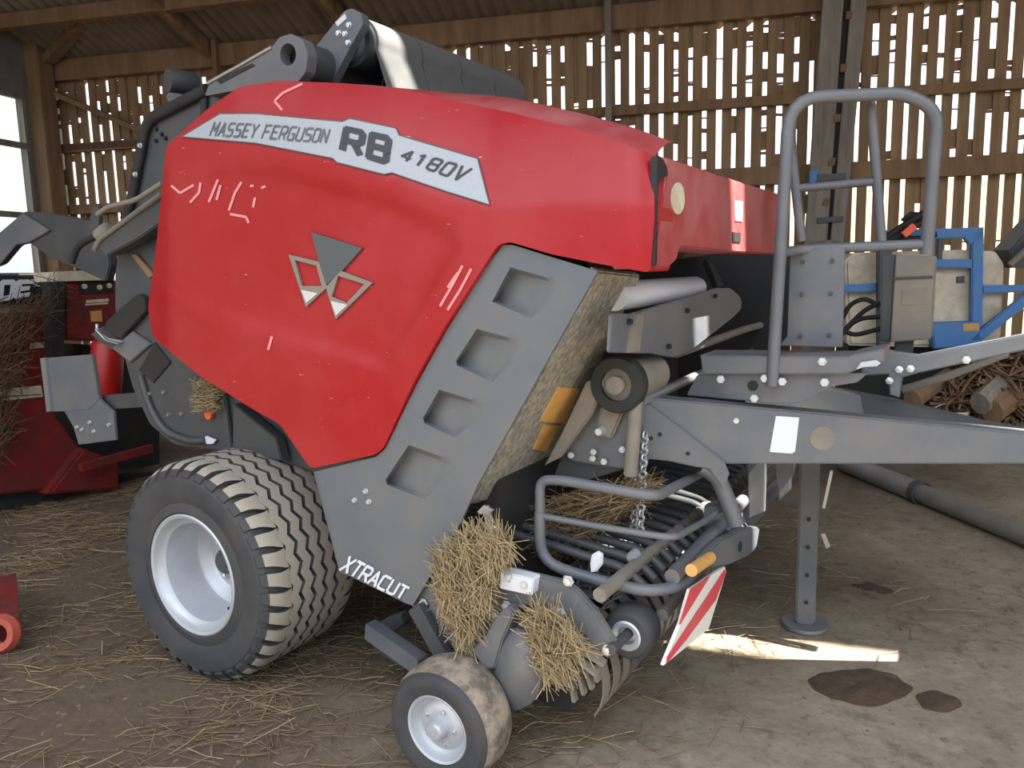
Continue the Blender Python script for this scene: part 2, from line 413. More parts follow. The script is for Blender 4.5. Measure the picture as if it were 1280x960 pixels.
# ---------------- grey ladder-like corner cover
GO = [(628, 306), (640, 306), (747, 339), (694, 433), (646, 519), (598, 604), (575, 655), (516, 757), (505, 753), (424, 714), (418, 690), (392, 590), (470, 571), (482, 560), (522, 478), (560, 410), (604, 340)]
R = [[(638, 334), (708, 354), (664, 398), (615, 377)], [(596, 411), (662, 429), (616, 478), (567, 455)], [(549, 487), (620, 509), (568, 547), (526, 527)], [(511, 556), (582, 582), (530, 624), (479, 604)]]
def inset(poly, d):
    c = (sum(p[0] for p in poly)/len(poly), sum(p[1] for p in poly)/len(poly)); out = []
    for p in poly:
        l = math.dist(p, c); out.append((p[0]+(c[0]-p[0])*d/l, p[1]+(c[1]-p[1])*d/l))
    return out
RI = [inset(p, 7) for p in R]
def ygrey(px, py):
    y = Y0+.006
    for p in R:
        if inside((px, py), p):
            ax, ay = (p[0][0]+p[3][0])/2, (p[0][1]+p[3][1])/2; bx, by = (p[1][0]+p[2][0])/2, (p[1][1]+p[2][1])/2
            t = ((px-ax)*(bx-ax)+(py-ay)*(by-ay))/((bx-ax)**2+(by-ay)**2)
            y += .055*(1-max(0, min(1, t)))*sm(0, 4.5, dist((px, py), p))
    return y
def mg(px, py):
    for p in RI:
        if inside((px, py), p): return 1
    return 0
cc = sheet('corner_cover', GO, lambda x, y: aY(x, y, ygrey(x, y)), [GREYC, DUSTSTEP], B, grid=7, loops=R+RI, thick=.012, bev=.004, mfn=mg)
def q4(pts, sx=.32813, ox=400, oy=290): return [(ox+x*sx, oy+y*sx) for x, y in pts]
bolts('cover_bolt', [(444, 625), (462, 627), (458, 614)], ('Y', Y0+.006), .008, BOLT, cc)
lettering('knife_system_lettering', 'XTRACUT', [(425, 712), (503, 749), (511, 735), (437, 696)], lambda x, y: aY(x, y, Y0+.002), WHITE, cc, .6, 1.4)
# slanted front face of that cover, thick with chaff
a3 = aY(747, 342, Y0+.022); b3 = aY(591, 622, Y0+.022); nF = (a3-b3).cross(V((0, 1, 0))).normalized(); FSP = (a3, nF)
front = prism('cover_front_face', [(747, 339), (801, 345), (761, 431), (734, 487), (715, 533), (690, 584), (665, 612), (637, 624), (590, 628)], FSP, .03, CHAFF, B, .006)
def fface(d): return (a3 + (nF if nF.dot(CAM-a3) > 0 else -nF)*d, nF)
prism('amber_reflector', [(699, 484), (725, 486), (707, 530), (676, 527)], fface(.006), .008, AMBER, B, .002)
prism('amber_reflector', [(681, 531), (700, 533), (683, 565), (667, 562)], fface(.006), .008, AMBER, B, .002)

# ---------------- body behind the covers
body = prism('bale_chamber_side', rnd([(256, 104), (186, 148), (172, 200), (160, 262), (150, 300), (143, 340), (143, 385), (150, 430), (165, 485), (187, 532), (216, 556), (262, 562), (330, 570), (420, 600), (560, 570), (680, 380), (735, 330), (700, 185), (560, 150), (350, 108)], 6), ('Y', .36), .06, DGREY, B, .008)
prism('bale_chamber', [(262, 125), (205, 165), (190, 260), (170, 330), (165, 400), (175, 470), (210, 535), (330, 555), (420, 590), (540, 560), (650, 400), (690, 330), (680, 190), (560, 160), (350, 125)], ('Y', .425), 1.66, BLACK, B, 0)
mir = prism('bale_chamber_side', [(270, 130), (205, 165), (172, 260), (165, 400), (187, 505), (262, 540), (420, 590), (540, 560), (600, 440), (610, 300), (560, 180)], ('Y', .36), .06, DGREY, B, .004)
mir.location.y += 1.74
fc2 = prism('far_side_cover', [(230, 190), (350, 130), (500, 150), (620, 240), (540, 420), (470, 560), (390, 580), (230, 460), (200, 380)], ('Y', Y0), .16, RED, B, .02)
fc2.location.y += 2.15
# edge flange and details of the tailgate side
tube('edge_flange', [aY(x, y, .345) for x, y in ((258, 112), (190, 147), (181, 160), (175, 195), (164, 250), (156, 275))], .026, BLACK, B, .04, 10, .7)
for dd in ((176, 182), (170, 218)): bolts('flange_clip', [dd], ('Y', .315), .009, BOLT, B)
bolts('side_bolt', [(196, 162), (203, 168), (196, 176), (208, 173)], ('Y', .36), .008, BLACK, B)
prism('tailgate_ram_guard', rnd([(203, 242), (206, 275), (170, 300), (132, 320), (120, 306), (124, 298), (160, 272)], 3), ('Y', .27), .07, DGREY, B, .006)
tube('ram_guard_edge', [aY(x, y, .265) for x, y in ((202, 243), (160, 273), (124, 300), (118, 312))], .012, DUSTG, B, .02)
tube('hydraulic_hose', [aY(x, y, .2) for x, y in ((203, 229), (170, 250), (134, 259), (122, 268))], .011, DUSTG, B, .05)
tube('hydraulic_hose', [aY(x, y, .3) for x, y in ((133, 292), (112, 298), (96, 309), (90, 328))], .016, BLACK, B, .06)
lathe('hose_fitting', [(.0, -.04), (.035, -.04), (.035, .03), (.02, .04), (0, .04)], aY(131, 290, .28), DUSTG, B, V((1, 0, .4)), 16)
prism('hose_bracket', [(112, 272), (117, 255), (124, 258), (124, 300), (113, 300)], ('Y', .34), .02, DGREY, B)
prism('diagonal_stiffener', [(163, 318), (170, 318), (192, 344), (186, 348)], ('Y', .345), .012, WOOD, B, .002)
prism('rubber_flap', rnd([(172, 367), (181, 372), (183, 388), (150, 424), (133, 413), (131, 403), (150, 385)], 3), ('Y', .33), .03, BLACK, B, .004)
prism('latch_plate', [(139, 435), (165, 414), (188, 430), (162, 453)], ('Y', .345), .015, GREY, B)
tube('latch_wire', [aY(x, y, .335) for x, y in ((121, 405), (122, 415), (135, 424), (152, 427))], .007, BOLT, B, .02)
tube('latch_wire', [aY(x, y, .32) for x, y in ((120, 412), (132, 425), (148, 430))], .006, STEEL, B, .02)
prism('latch_arm', [(113, 418), (127, 408), (150, 425), (140, 437), (124, 428)], ('Y', .36), .03, DGREY, B)
prism('inspection_opening', [(173, 463), (193, 428), (213, 453), (191, 479)], ('Y', .352), .012, BLACK, B, .002)
tube('curved_rib', [aY(x, y, .35) for x, y in ((176, 470), (188, 510), (206, 540), (240, 552), (258, 550))], .018, DGREY, B, .08)
lathe('round_reflector', [(0, -.006), (.022, -.006), (.024, 0), (.022, .012), (0, .012)], aY(262, 518, .352), ORANGE, B, V((0, -1, 0)), 24)
prism('white_tag', [(250, 549), (258, 545), (270, 550), (266, 555), (254, 555)], ('Y', .345), .008, WHITE, B, .001)
bolts('side_bolt', [(206, 490), (212, 518), (188, 492), (228, 517)], ('Y', .36), .009, DUSTG, B)
prism('side_stiffener', [(272, 480), (280, 482), (290, 562), (282, 562)], ('Y', .34), .02, DGREY, B)
prism('lower_panel', [(292, 505), (345, 548), (352, 576), (290, 566)], ('Y', .30), .05, DGREY, B)
# light board on its arm behind the tailgate
lbx = ('Y', .45)
lb = prism('light_board', rnd([(50, 448), (115, 443), (124, 500), (112, 512), (84, 514), (58, 515)], 2), lbx, .02, GREY, B, .003)
prism('board_fold', [(50, 448), (56, 447), (63, 514), (58, 515)], ('Y', .435), .015, STEEL, lb, .001)
prism('board_gusset', [(80, 514), (124, 498), (142, 515), (145, 550), (98, 556), (92, 535)], ('Y', .452), .015, GREY, lb, .003)
bolts('board_bolt', [(97, 534), (113, 528), (137, 531), (118, 539), (103, 537)], ('Y', .45), .010, BOLT, lb)
bar('light_arm', aY(128, 503, .5), aY(182, 499, .5), .03, .075, DGREY, B)
# dark folded sheet reaching out behind the tailgate, in front of the window
prism('rear_crop_board', rnd([(-40, 320), (0, 290), (30, 264), (60, 266), (128, 279), (138, 330), (132, 352), (95, 335), (62, 322), (36, 303), (20, 306), (0, 330), (-40, 345)], 4), ('Y', .75), .05, DGREY, B, .006)
prism('rear_crop_board_lip', [(-40, 320), (0, 290), (28, 266), (62, 288), (36, 303), (20, 306), (0, 330), (-40, 345)], ('Y', .735), .012, GREY, B, .003)
# ---------------- top arms, roller and belts
def hole_plate(name, px, hc, hr, spec, th, m):
    N = 40; p0, n = pl(spec); o = dens(px, 1e9 if False else 6); bm = bmesh.new()
    vs = [V(p) for p in o]; es = [(i, (i+1) % len(o)) for i in range(len(o))]; b = len(vs)
    hp = [(hc[0]+hr[0]*math.cos(2*math.pi*k/24), hc[1]+hr[1]*math.sin(2*math.pi*k/24)) for k in range(24)]
    vs += [V(p) for p in hp]; es += [(b+i, b+(i+1) % 24) for i in range(24)]
    r = delaunay_2d_cdt(vs, es, [], 0, 1e-4); tv = [bm.verts.new(onp(v.x, v.y, p0, n)) for v in r[0]]
    fs = []
    for f in r[2]:
        c = (sum(r[0][i].x for i in f)/len(f), sum(r[0][i].y for i in f)/len(f))
        if inside(c, o) and not inside(c, hp): fs.append(bm.faces.new([tv[i] for i in f]))
    e = n if n.dot(p0-CAM) > 0 else -n
    g = bmesh.ops.extrude_face_region(bm, geom=fs)['geom']
    for v in g:
        if isinstance(v, bmesh.types.BMVert): v.co += e*th
    return obj(name, bm, m, B, 40)
hole_plate('lift_arm', rnd([(256, 120), (262, 103), (338, 61), (350, 46), (364, 42), (379, 50), (385, 68), (382, 90), (372, 103), (300, 112)], 3), (360, 68), (10, 14), ('Y', .30), .05, GREY)
tube('arm_edge_strip', [aY(x, y, .30) for x, y in ((260, 104), (300, 82), (340, 59))], .008, STEEL, B)
prism('arm_slot', [(270, 100), (315, 79), (319, 82), (275, 105)], ('Y', .298), .01, BLACK, B, .001)
prism('arm_seam', [(250, 105), (258, 104), (257, 145), (250, 150)], ('Y', .345), .015, BLACK, B, .002)
lathe('arm_boss', [(0, -.05), (.075, -.05), (.075, .1), (.0, .1)], aY(384, 80, .42), DGREY, B, seg=28)
hole_plate('roller_link', rnd([(383, 102), (380, 74), (392, 62), (430, 14), (440, 10), (452, 17), (454, 30), (436, 62), (414, 104)], 4), (398, 76), (2, 3), ('Y', .50), .04, GREY)
bolts('link_bolt', [(424, 42), (437, 32), (432, 43), (436, 54), (396, 76)], ('Y', .50), .010, BOLT, B)
prism('link_plate_label', [(419, 28), (431, 17), (433, 23), (422, 33)], ('Y', .497), .003, WHITE, B, 0)
lathe('lift_lug', [(.0, -.05), (.03, -.06), (.045, -.06), (.052, -.05), (.052, .07), (0, .07)], aY(229, 103, .55), DGREY, B, V((-.3, -1, 0)), 28)
prism('lift_lug_base', [(205, 120), (222, 100), (262, 110), (256, 126), (215, 140)], ('Y', .60), .08, GREY, B, .01)
# roller
tp0 = aY(457, 23, .62); d = (tp0-CAM); m2 = V((-d.z, 0, d.x)).normalized()
if m2.z < 0: m2 = -m2
RR = .105; rc = tp0 - m2*RR; rc.y = .55
lathe('top_roller', [(0, 0), (.03, 0), (.03, .03), (RR-.012, .03), (RR-.012, 1.28), (.03, 1.28), (.03, 1.31), (0, 1.31)], rc, DGREY, B, seg=40)
for k in range(4):
    y1 = .62+k*.298; w = .288; bm = bmesh.new(); prof = []
    for t in range(15):
        a = math.radians(-18+t*(170+18)/14); prof.append((rc.x+RR*math.cos(a), rc.z+RR*math.sin(a)))
    prof = [(prof[0][0]+.20, prof[0][1]-.62)] + prof + [(prof[-1][0]-.15, prof[-1][1]-.45)]
    N = len(prof); ins = []
    for i, (x, z) in enumerate(prof):
        a, b = prof[max(0, i-1)], prof[min(N-1, i+1)]; tx, tz = b[0]-a[0], b[1]-a[1]; l = math.hypot(tx, tz); ins.append((x-tz/l*.012, z+tx/l*.012))
    for Q in (prof, ins):
        pass
    va = [[bm.verts.new((x, yy, z)) for x, z in prof] for yy in (y1, y1+w)]; vb = [[bm.verts.new((x, yy, z)) for x, z in ins] for yy in (y1, y1+w)]
    for i in range(N-1):
        bm.faces.new((va[0][i], va[0][i+1], va[1][i+1], va[1][i])); bm.faces.new((vb[0][i], vb[1][i], vb[1][i+1], vb[0][i+1]))
        for s in (0, 1): bm.faces.new((va[s][i], vb[s][i], vb[s][i+1], va[s][i+1]))
    for i in (0, N-1): bm.faces.new((va[0][i], va[1][i], vb[1][i], vb[0][i]))
    obj('baling_belt', bm, BELT, B, 40)
lathe('roller_bearing', [(.045, -.02), (.07, -.02), (.07, .03), (.045, .03), (.045, -.02)], V((rc.x, .57, rc.z)), STEEL, B, seg=28)
# ---------------- front hood (faces the tractor)
HX = aY(820, 195, Y0+.06).x
hood = prism('front_hood', rnd([(833, 196), (900, 219), (976, 243), (977, 318), (926, 316), (850, 309), (846, 326), (836, 334), (822, 336), (821, 300), (833, 225)], 3), ('X', HX), .14, REDD, B, .014, 3)
prism('hood_gap', [(812, 190), (836, 200), (834, 336), (812, 338)], ('X', HX-.05), .05, BLACK, B, 0)
prism('cover_joint', rnd([(822, 195), (829, 199), (834, 209), (835, 220), (827, 223), (823, 230), (821, 332), (819, 332)], 1), ('X', HX+.004), .02, BLACK, B, 0)
prism('round_sticker', [(848+8*math.cos(k*.3), 248+20*math.sin(k*.3)) for k in range(21)], ('X', HX+.004), .006, CREAM, hood, 0)
prism('hood_slot', [(916, 290), (926, 291), (926, 303), (916, 302)], ('X', HX+.004), .02, BLACK, hood, 0)
prism('hood_patch', [(918, 250), (929, 252), (928, 277), (919, 276)], ('X', HX+.003), .005, CHALK, hood, 0)  # small upright pink patch on the hood front
# ---------------- throat: dark front wall, net roll, plates, feed drum
box('chamber_front', (1.28, 1.22, 1.2), .06, 1.9, 1.5, BLACK, B)
box('far_throat_wall', (1.54, 2.30, 1.33), .66, .04, .82, BLACK, B)
box('throat_roof', (1.58, 1.1, 1.76), .62, 1.45, .04, BLACK, B)
nr = aY(790, 368, .3); 
lathe('net_roll', [(0, 0), (.048, 0), (.048, .85), (.042, .885), (.02, .9), (0, .9)], V((nr.x-.11, .42, nr.z-.01)), WHITE, B, seg=32)
prism('net_guide_plate', rnd([(765, 392), (790, 392), (860, 371), (895, 360), (914, 360), (926, 371), (927, 386), (918, 396), (862, 440), (840, 447), (816, 442), (762, 441)], 3), ('X', 1.76), .012, GREY, B, .003)
prism('guide_rib', [(795, 392), (806, 390), (800, 441), (788, 441)], ('X', 1.775), .02, DUSTG, B)
bolts('plate_bolt', [(893, 370), (858, 388), (835, 433), (786, 402)], ('X', 1.765), .008, BLACK, B)
tube('net_guide_bar', [aX(x, y, 1.6) for x, y in ((840, 384), (1010, 372))], .022, DUSTG, B)
tube('net_guide_bar', [aX(x, y, 1.72) for x, y in ((845, 442), (930, 412), (990, 396))], .018, DUSTG, B)
tube('net_guide_bar', [aX(x, y, 1.55) for x, y in ((850, 318), (900, 312))], .02, DUSTG, B)
prism('throat_bracket', [(884, 326), (892, 330), (906, 356), (898, 360)], ('X', 1.58), .03, DGREY, B)
dr = aY(774, 480, .46)
lathe('feed_drum', [(0, 0), (.03, 0), (.03, .03), (.085, .03), (.085, .05), (.072, .05), (.072, .34), (0, .34)], V((dr.x, .42, dr.z)), DUSTG, B, seg=40)
lathe('drum_flange', [(.055, -.03), (.090, -.03), (.096, -.02), (.096, .02), (.09, .03), (.055, .03), (.055, -.03)], V((dr.x, .46, dr.z)), BLACK, B, seg=40)
tube('feed_shaft', [aX(x, y, 1.72) for x, y in ((800, 502), (870, 470), (940, 440))], .018, STEEL, B)
prism('gearbox_plate', rnd([(748, 462), (790, 470), (802, 492), (800, 588), (760, 584), (712, 576), (703, 560), (730, 500)], 4), ('Y', .50), .04, GREY, B, .006)
prism('gearbox_bracket', rnd([(752, 500), (782, 508), (764, 549), (742, 545)], 5), ('Y', .475), .03, DUSTG, B, .008)
lathe('bracket_knob', [(0, -.03), (.012, -.03), (.02, -.015), (.02, .01)], aY(752, 538, .475), BOLT, B, seg=16)
prism('dusty_strap', [(732, 478), (752, 468), (755, 480), (738, 520), (700, 572), (680, 582), (700, 545)], ('Y', .44), .03, DUSTG, B, .005)
tube('gearbox_column', [aY(x, y, .47) for x, y in ((795, 490), (792, 545), (788, 594))], .024, DUSTG, B)
bolts('gearbox_bolt', [(714, 569), (742, 565), (741, 573), (755, 577), (778, 562), (779, 502), (762, 480), (792, 504), (790, 563)], ('Y', .48), .009, BOLT, B)
prism('lower_gear_plate', [(703, 566), (760, 576), (782, 586), (735, 600), (705, 610), (690, 600)], ('Y', .52), .05, DGREY, B, .004)
# ---------------- drawbar
A0 = aY(800, 497, .62); dB = V((1.14, .58, 0)).normalized(); nB = V((-dB.y, dB.x, 0)); NB = (A0, nB)
db = prism('drawbar_beam', [(797, 496), (1000, 514), (1280, 541), (1420, 554), (1420, 582), (1280, 580), (904, 580), (868, 558)], NB, .10, GREY, B, .006)
def nb(off): return (A0-nB*off, nB)
prism('drawbar_label', [(970, 520), (999, 522), (994, 564), (990, 567), (962, 565)], nb(.002), .003, WHITE, db, 0)
prism('round_sticker', [(1028+16*math.cos(k*.21), 548+15*math.sin(k*.21)) for k in range(30)], nb(.002), .003, DUSTG, db, 0)
bolts('drawbar_bolt', [(920, 526)], nb(.0), .008, BOLT, db, .006)
prism('drawbar_gusset', [(798, 503), (812, 506), (868, 548), (906, 578), (912, 592), (905, 612), (886, 586), (870, 584), (838, 577), (812, 574), (800, 588)], nb(.02), .025, GREY, B, .004)
bolts('gusset_slot', [(825, 543), (860, 567), (814, 548)], nb(.021), .006, BLACK, B, .004)
A1 = aY(930, 470, 2.0); dB2 = V((1.14, -.38, 0)).normalized(); nB2 = V((-dB2.y, dB2.x, 0))
A1 = aY(1040, 486, 1.32); dB2 = V((1.14, .40, 0)).normalized(); nB2 = V((-dB2.y, dB2.x, 0))
prism('drawbar_beam', [(930, 474), (1040, 486), (1130, 503), (1240, 530), (1300, 541), (1420, 560), (1420, 590), (1300, 585), (1040, 560), (930, 555)], (A1, nB2), .10, DGREY, B, .006)
hx = onp(1420, 568, A0, nB)
hb = bmesh.new(); add_box(hb, hx+V((.05, .05, 0)), .3, .5, .12, .01); obj('hitch_crossmember', hb, GREY, B)
lathe('hitch_eye', [(.04, -.03), (.08, -.03), (.08, .03), (.04, .03), (.04, -.03)], hx+V((.30, .05, 0)), STEEL, B, V((0, 0, 1)), 32)
# jack stand
jb = aZ(1006, 783, 0)
bar('jack_bracket', V((jb.x, jb.y-.02, 1.0)), V((jb.x+.02, 1.27, 1.0)), .12, .10, GREY, B)
jk = box('jack_stand', jb+V((0, 0, .54)), .085, .085, 1.02, GREY, B, .008, rz=PSI-.35)
lathe('jack_foot', [(0, .001), (.10, .001), (.105, .01), (.10, .022), (.03, .03), (0, .03)], jb, GREY, jk, V((0, 0, 1)), 32)
for k in range(4): lathe('jack_hole', [(.009, 0), (.009, .004), (0, .004)], jb+V((.012, -.0455-.004, .14+k*.13)) + V((0, -.005, 0)), BLACK, jk, V((0, -1, 0)), 14)
bar('jack_handle', aY(1040, 588, 1.5), aY(1030, 635, 1.5), .012, .022, STEEL, jk, V((0, 1, 0)))
prism('jack_tag', [(1026, 668), (1031, 667), (1038, 683), (1033, 686)], ('Y', 1.45), .006, STEEL, jk, 0)
prism('support_leg', [(934, 576), (957, 576), (955, 640), (936, 648)], ('Y', 1.25), .03, GREY, B)
prism('support_leg', [(968, 576), (990, 576), (988, 612), (974, 626)], ('Y', 1.3), .03, GREY, B)
# ---------------- loading platform with railing
PY = ('Y', .80)
prism('platform_channel', [(875, 444), (1058, 446), (1072, 442), (1105, 436), (1105, 452), (1072, 462), (1058, 468), (878, 468)], PY, .20, GREY, B, .005)
prism('platform_bracket', rnd([(872, 468), (1085, 466), (1072, 478), (1040, 483), (1000, 503), (968, 504), (858, 494)], 3), ('Y', .83), .02, GREY, B, .004)
bolts('platform_bolt', [(901, 474), (956, 473), (978, 477), (943, 498), (1031, 478), (1028, 452)], ('Y', .80), .011, BOLT, B)
lathe('bracket_hole', [(.018, 0), (.018, .004), (0, .004)], aY(941, 482, .829), BLACK, B, V((0, -1, 0)), 20)
prism('rising_arm', [(1080, 450), (1100, 437), (1147, 444), (1280, 418), (1340, 405), (1340, 428), (1280, 438), (1150, 466), (1128, 472), (1124, 497), (1112, 494), (1110, 468), (1075, 470)], ('Y', 1.35), .06, GREY, B, .005)
bolts('arm_bolt', [(1124, 462), (1138, 461), (1112, 476), (1208, 450)], ('Y', 1.34), .011, BOLT, B)
prism('bright_weld', [(1070, 462), (1076, 453), (1095, 450), (1101, 454), (1096, 458), (1080, 459)], ('Y', .79), .01, BOLT, B)
prism('lower_rising_arm', [(1126, 484), (1185, 466), (1260, 440), (1262, 446), (1190, 474), (1128, 492)], ('Y', 1.6), .05, DUSTG, B)
# rails: near hoop and far hoop
r = .021
def rail(pts, rr=r, nm='handrail', fr=.1): return tube(nm, pts, rr, GREY, B, fr, 14)
p = lambda x, y, Y: aY(x, y, Y)
rail([p(965, 482, .80), p(975, 320, .80), p(987, 122, .82), p(1075, 119, .92), p(1130, 116, .98), p(1172, 138, 1.02), p(1158, 318, 1.05)], r, 'handrail', .14)
rail([p(1002, 302, 1.45), p(988, 175, 1.45), p(990, 140, 1.2)], .019)
rail([p(1102, 305, 1.5), p(1088, 124, 1.5), p(1080, 119, 1.1)], .019)
rail([p(991, 236, 1.45), p(1091, 227, 1.5)], .017)
rail([p(973, 316, .82), p(1002, 312, .93), p(1158, 305, 1.05)], .017)
sp = prism('step_plate', rnd([(988, 311), (1056, 308), (1053, 434), (974, 432), (984, 420)], 2), ('Y', .92), .012, GREY, B, .003)
bolts('plate_bolt', [(1003, 327), (1040, 326), (1002, 368), (1038, 367), (1000, 420), (1036, 419)], ('Y', .916), .006, DGREY, sp, .006)
tc = prism('twine_box', rnd([(1120, 318), (1169, 320), (1163, 424), (1113, 428)], 2), ('Y', 1.5), .16, DUSTG, B, .008)
prism('box_side', [(1101, 318), (1121, 318), (1114, 428), (1100, 426)], ('Y', 1.52), .10, DGREY, B, .006)
prism('box_panel', [(1128, 362), (1160, 360), (1156, 380), (1126, 382)], ('Y', 1.498), .006, DUSTG, tc, .001)
tube('box_seam', [p(1117, 348, 1.495), p(1166, 346, 1.495)], .004, DGREY, tc)
prism('box_foot', [(1118, 424), (1142, 422), (1140, 442), (1118, 444)], ('Y', 1.55), .06, DGREY, tc)
for q in (((1050, 404), (1062, 380), (1082, 372), (1100, 384)), ((1048, 420), (1080, 388), (1100, 378)), ((1046, 425), (1070, 398), (1102, 396)), ((1046, 408), (1066, 420), (1104, 410))):
    tube('hydraulic_hose', [p(x, y, 1.7) for x, y in q], .010, BLACK, B, .06)
# ---------------- wheels
def big_wheel(c, flip=1):
    w = bpy.data.objects.new('ground_wheel', None); w.empty_display_size = .1; put(w, B, V(c))
    bm = bmesh.new(); s = flip
    prof = [(.25, .015), (.262, -.004), (.285, -.002), (.30, .004), (.31, .000), (.36, -.012), (.40, -.008), (.425, .012), (.437, .05), (.442, .25), (.437, .45), (.425, .488), (.40, .508), (.36, .512), (.31, .50), (.262, .504), (.25, .485)]
    add_lathe(bm, [(a, h*s) for a, h in prof], c, seg=96)
    def pt(ang, rr, h): return V(c)+V((rr*math.cos(ang), h*s, rr*math.sin(ang)))
    NZ = 36; sub = 4
    for j in range(5):                                    # zigzag ribs
        yc = .122+j*.064; hw = .023
        L = []
        for i in range(NZ*sub):
            t = (i % sub)/sub; z = (4*abs(t-.5)-1)*.011; a = 2*math.pi*i/(NZ*sub)
            L.append([bm.verts.new(pt(a, .436, yc+z-hw-.005)), bm.verts.new(pt(a, .463, yc+z-hw)), bm.verts.new(pt(a, .463, yc+z+hw)), bm.verts.new(pt(a, .436, yc+z+hw+.005))])
        n = len(L)
        for i in range(n):
            for k in range(3):
                f = bm.faces.new((L[i][k], L[(i+1) % n][k], L[(i+1) % n][k+1], L[i][k+1])); f.material_index = 1 if k == 1 else 0
    for side in (0, 1):                                   # shoulder blocks, each with a curved root
        for i in range(NZ):
            a0 = 2*math.pi*i/NZ; da = 2*math.pi/NZ
            sh = [(.10, .02, .96, .463), (.085, .05, .93, .464), (.06, .20, .92, .463), (.035, .33, .97, .457), (.010, .42, 1.04, .440), (-.006, .46, 1.05, .416)]
            T = []; Bt = []
            for hh, t0, t1, rr in sh:
                h = hh if side == 0 else .5-hh; lo = min(rr-.02, .432) if hh > .02 else rr-.018
                T.append((bm.verts.new(pt(a0+da*t0, rr, h)), bm.verts.new(pt(a0+da*t1, rr, h))))
                Bt.append((bm.verts.new(pt(a0+da*t0, lo, h+(.004 if side == 0 else -.004))), bm.verts.new(pt(a0+da*t1, lo, h+(.004 if side == 0 else -.004)))))
            n = len(T)
            for k in range(n-1):
                f = bm.faces.new((T[k][0], T[k][1], T[k+1][1], T[k+1][0])); f.material_index = 1 if k < 4 else 0
                bm.faces.new((T[k][0], T[k+1][0], Bt[k+1][0], Bt[k][0])); bm.faces.new((T[k][1], Bt[k][1], Bt[k+1][1], T[k+1][1]))
            bm.faces.new((T[0][0], Bt[0][0], Bt[0][1], T[0][1])); bm.faces.new((T[-1][0], T[-1][1], Bt[-1][1], Bt[-1][0]))
    obj('tyre', bm, [TYRE, TREAD], w, 30)
    rp = [(.25, .02), (.256, .0), (.25, -.004), (.238, .0), (.232, .018), (.222, .03), (.208, .036), (.204, .06), (.200, .16), (.190, .185), (.178, .19), (.17, .20), (.155, .205), (.14, .22), (.09, .225), (.075, .222), (.07, .21), (.0, .208)]
    rim = lathe('rim', [(a, h*s) for a, h in rp], c, SILVER, w, seg=72)
    lathe('hub', [(.055, .22*s), (.055, .17*s), (.046, .155*s), (.03, .15*s), (0, .15*s)], c, DGREY, w, seg=32)
    for k in range(8):
        a = k*math.pi/4+.2; lathe('wheel_nut', [(.014, .222*s), (.014, .20*s), (.008, .196*s), (0, .196*s)], V(c)+V((.105*math.cos(a), 0, .105*math.sin(a))), BOLT, w, seg=6)
    lathe('valve_stem', [(.006, .04*s), (.006, .0*s+.012), (0, .012)], V(c)+V((.17, .02*s, -.12)), BLACK, w, seg=8)
    lathe('tyre_back_plate', [(.25, .484*s), (.2, .45*s), (.0, .44*s)], c, SILVER, w, seg=48)
big_wheel((0, 0, .463)); big_wheel((0, 2.5, .463), -1)
box('axle', (0, 1.25, .463), .12, 1.7, .12, DGREY, B)
gw = bpy.data.objects.new('gauge_wheel', None); gw.empty_display_size = .1; gc = V((1.266, -.075, .2)); put(gw, B, gc)
lathe('tyre', [(.112, .01), (.118, -.004), (.135, -.008), (.155, -.016), (.175, -.012), (.190, .006), (.1965, .03), (.199, .05), (.195, .053), (.195, .058), (.200, .061), (.200, .08), (.196, .083), (.196, .088), (.200, .091), (.199, .115), (.1965, .135), (.190, .155), (.175, .172), (.135, .165), (.112, .15)], gc, [TYRE], gw, seg=72)
tr = lathe('tyre_tread', [(.190, .006), (.1972, .03), (.2005, .05), (.2005, .115), (.1972, .135), (.19, .155)], gc, mat('tread_mud', '5d564c', .95, dust='96897a', damt=.9, dscale=12, dlo=.42, dhi=.58), gw, seg=72)
lathe('rim', [(.114, .012), (.117, .0), (.114, -.004), (.106, .0), (.100, .02), (.092, .03), (.085, .034), (.07, .022), (.05, .018), (.034, .02), (.03, .0), (.03, -.012), (.024, -.02), (0, -.021)], gc, SILVER, gw, seg=56)
for k in range(5):
    a = k*2*math.pi/5; lathe('wheel_nut', [(.008, .03), (.008, .012), (0, .01)], gc+V((.058*math.cos(a), 0, .058*math.sin(a))), BOLT, gw, seg=6)
bar('gauge_wheel_arm', gc+V((0, .19, 0)), V((1.05, .12, .5)), .03, .06, DGREY, B)
tube('gauge_axle', [gc+V((0, .0, 0)), gc+V((0, .22, 0))], .016, DGREY, gw)
# ---------------- pickup
PP = ('Y', .15)
prism('pickup_side_plate', rnd([(512, 757), (530, 730), (566, 706), (601, 705), (628, 709), (672, 720), (706, 728), (722, 740), (742, 762), (770, 806), (766, 818), (752, 820), (726, 790), (700, 768), (672, 752), (650, 760), (640, 800), (622, 836), (600, 826), (576, 818), (552, 800), (535, 780)], 4), PP, .03, GREY, B, .006)
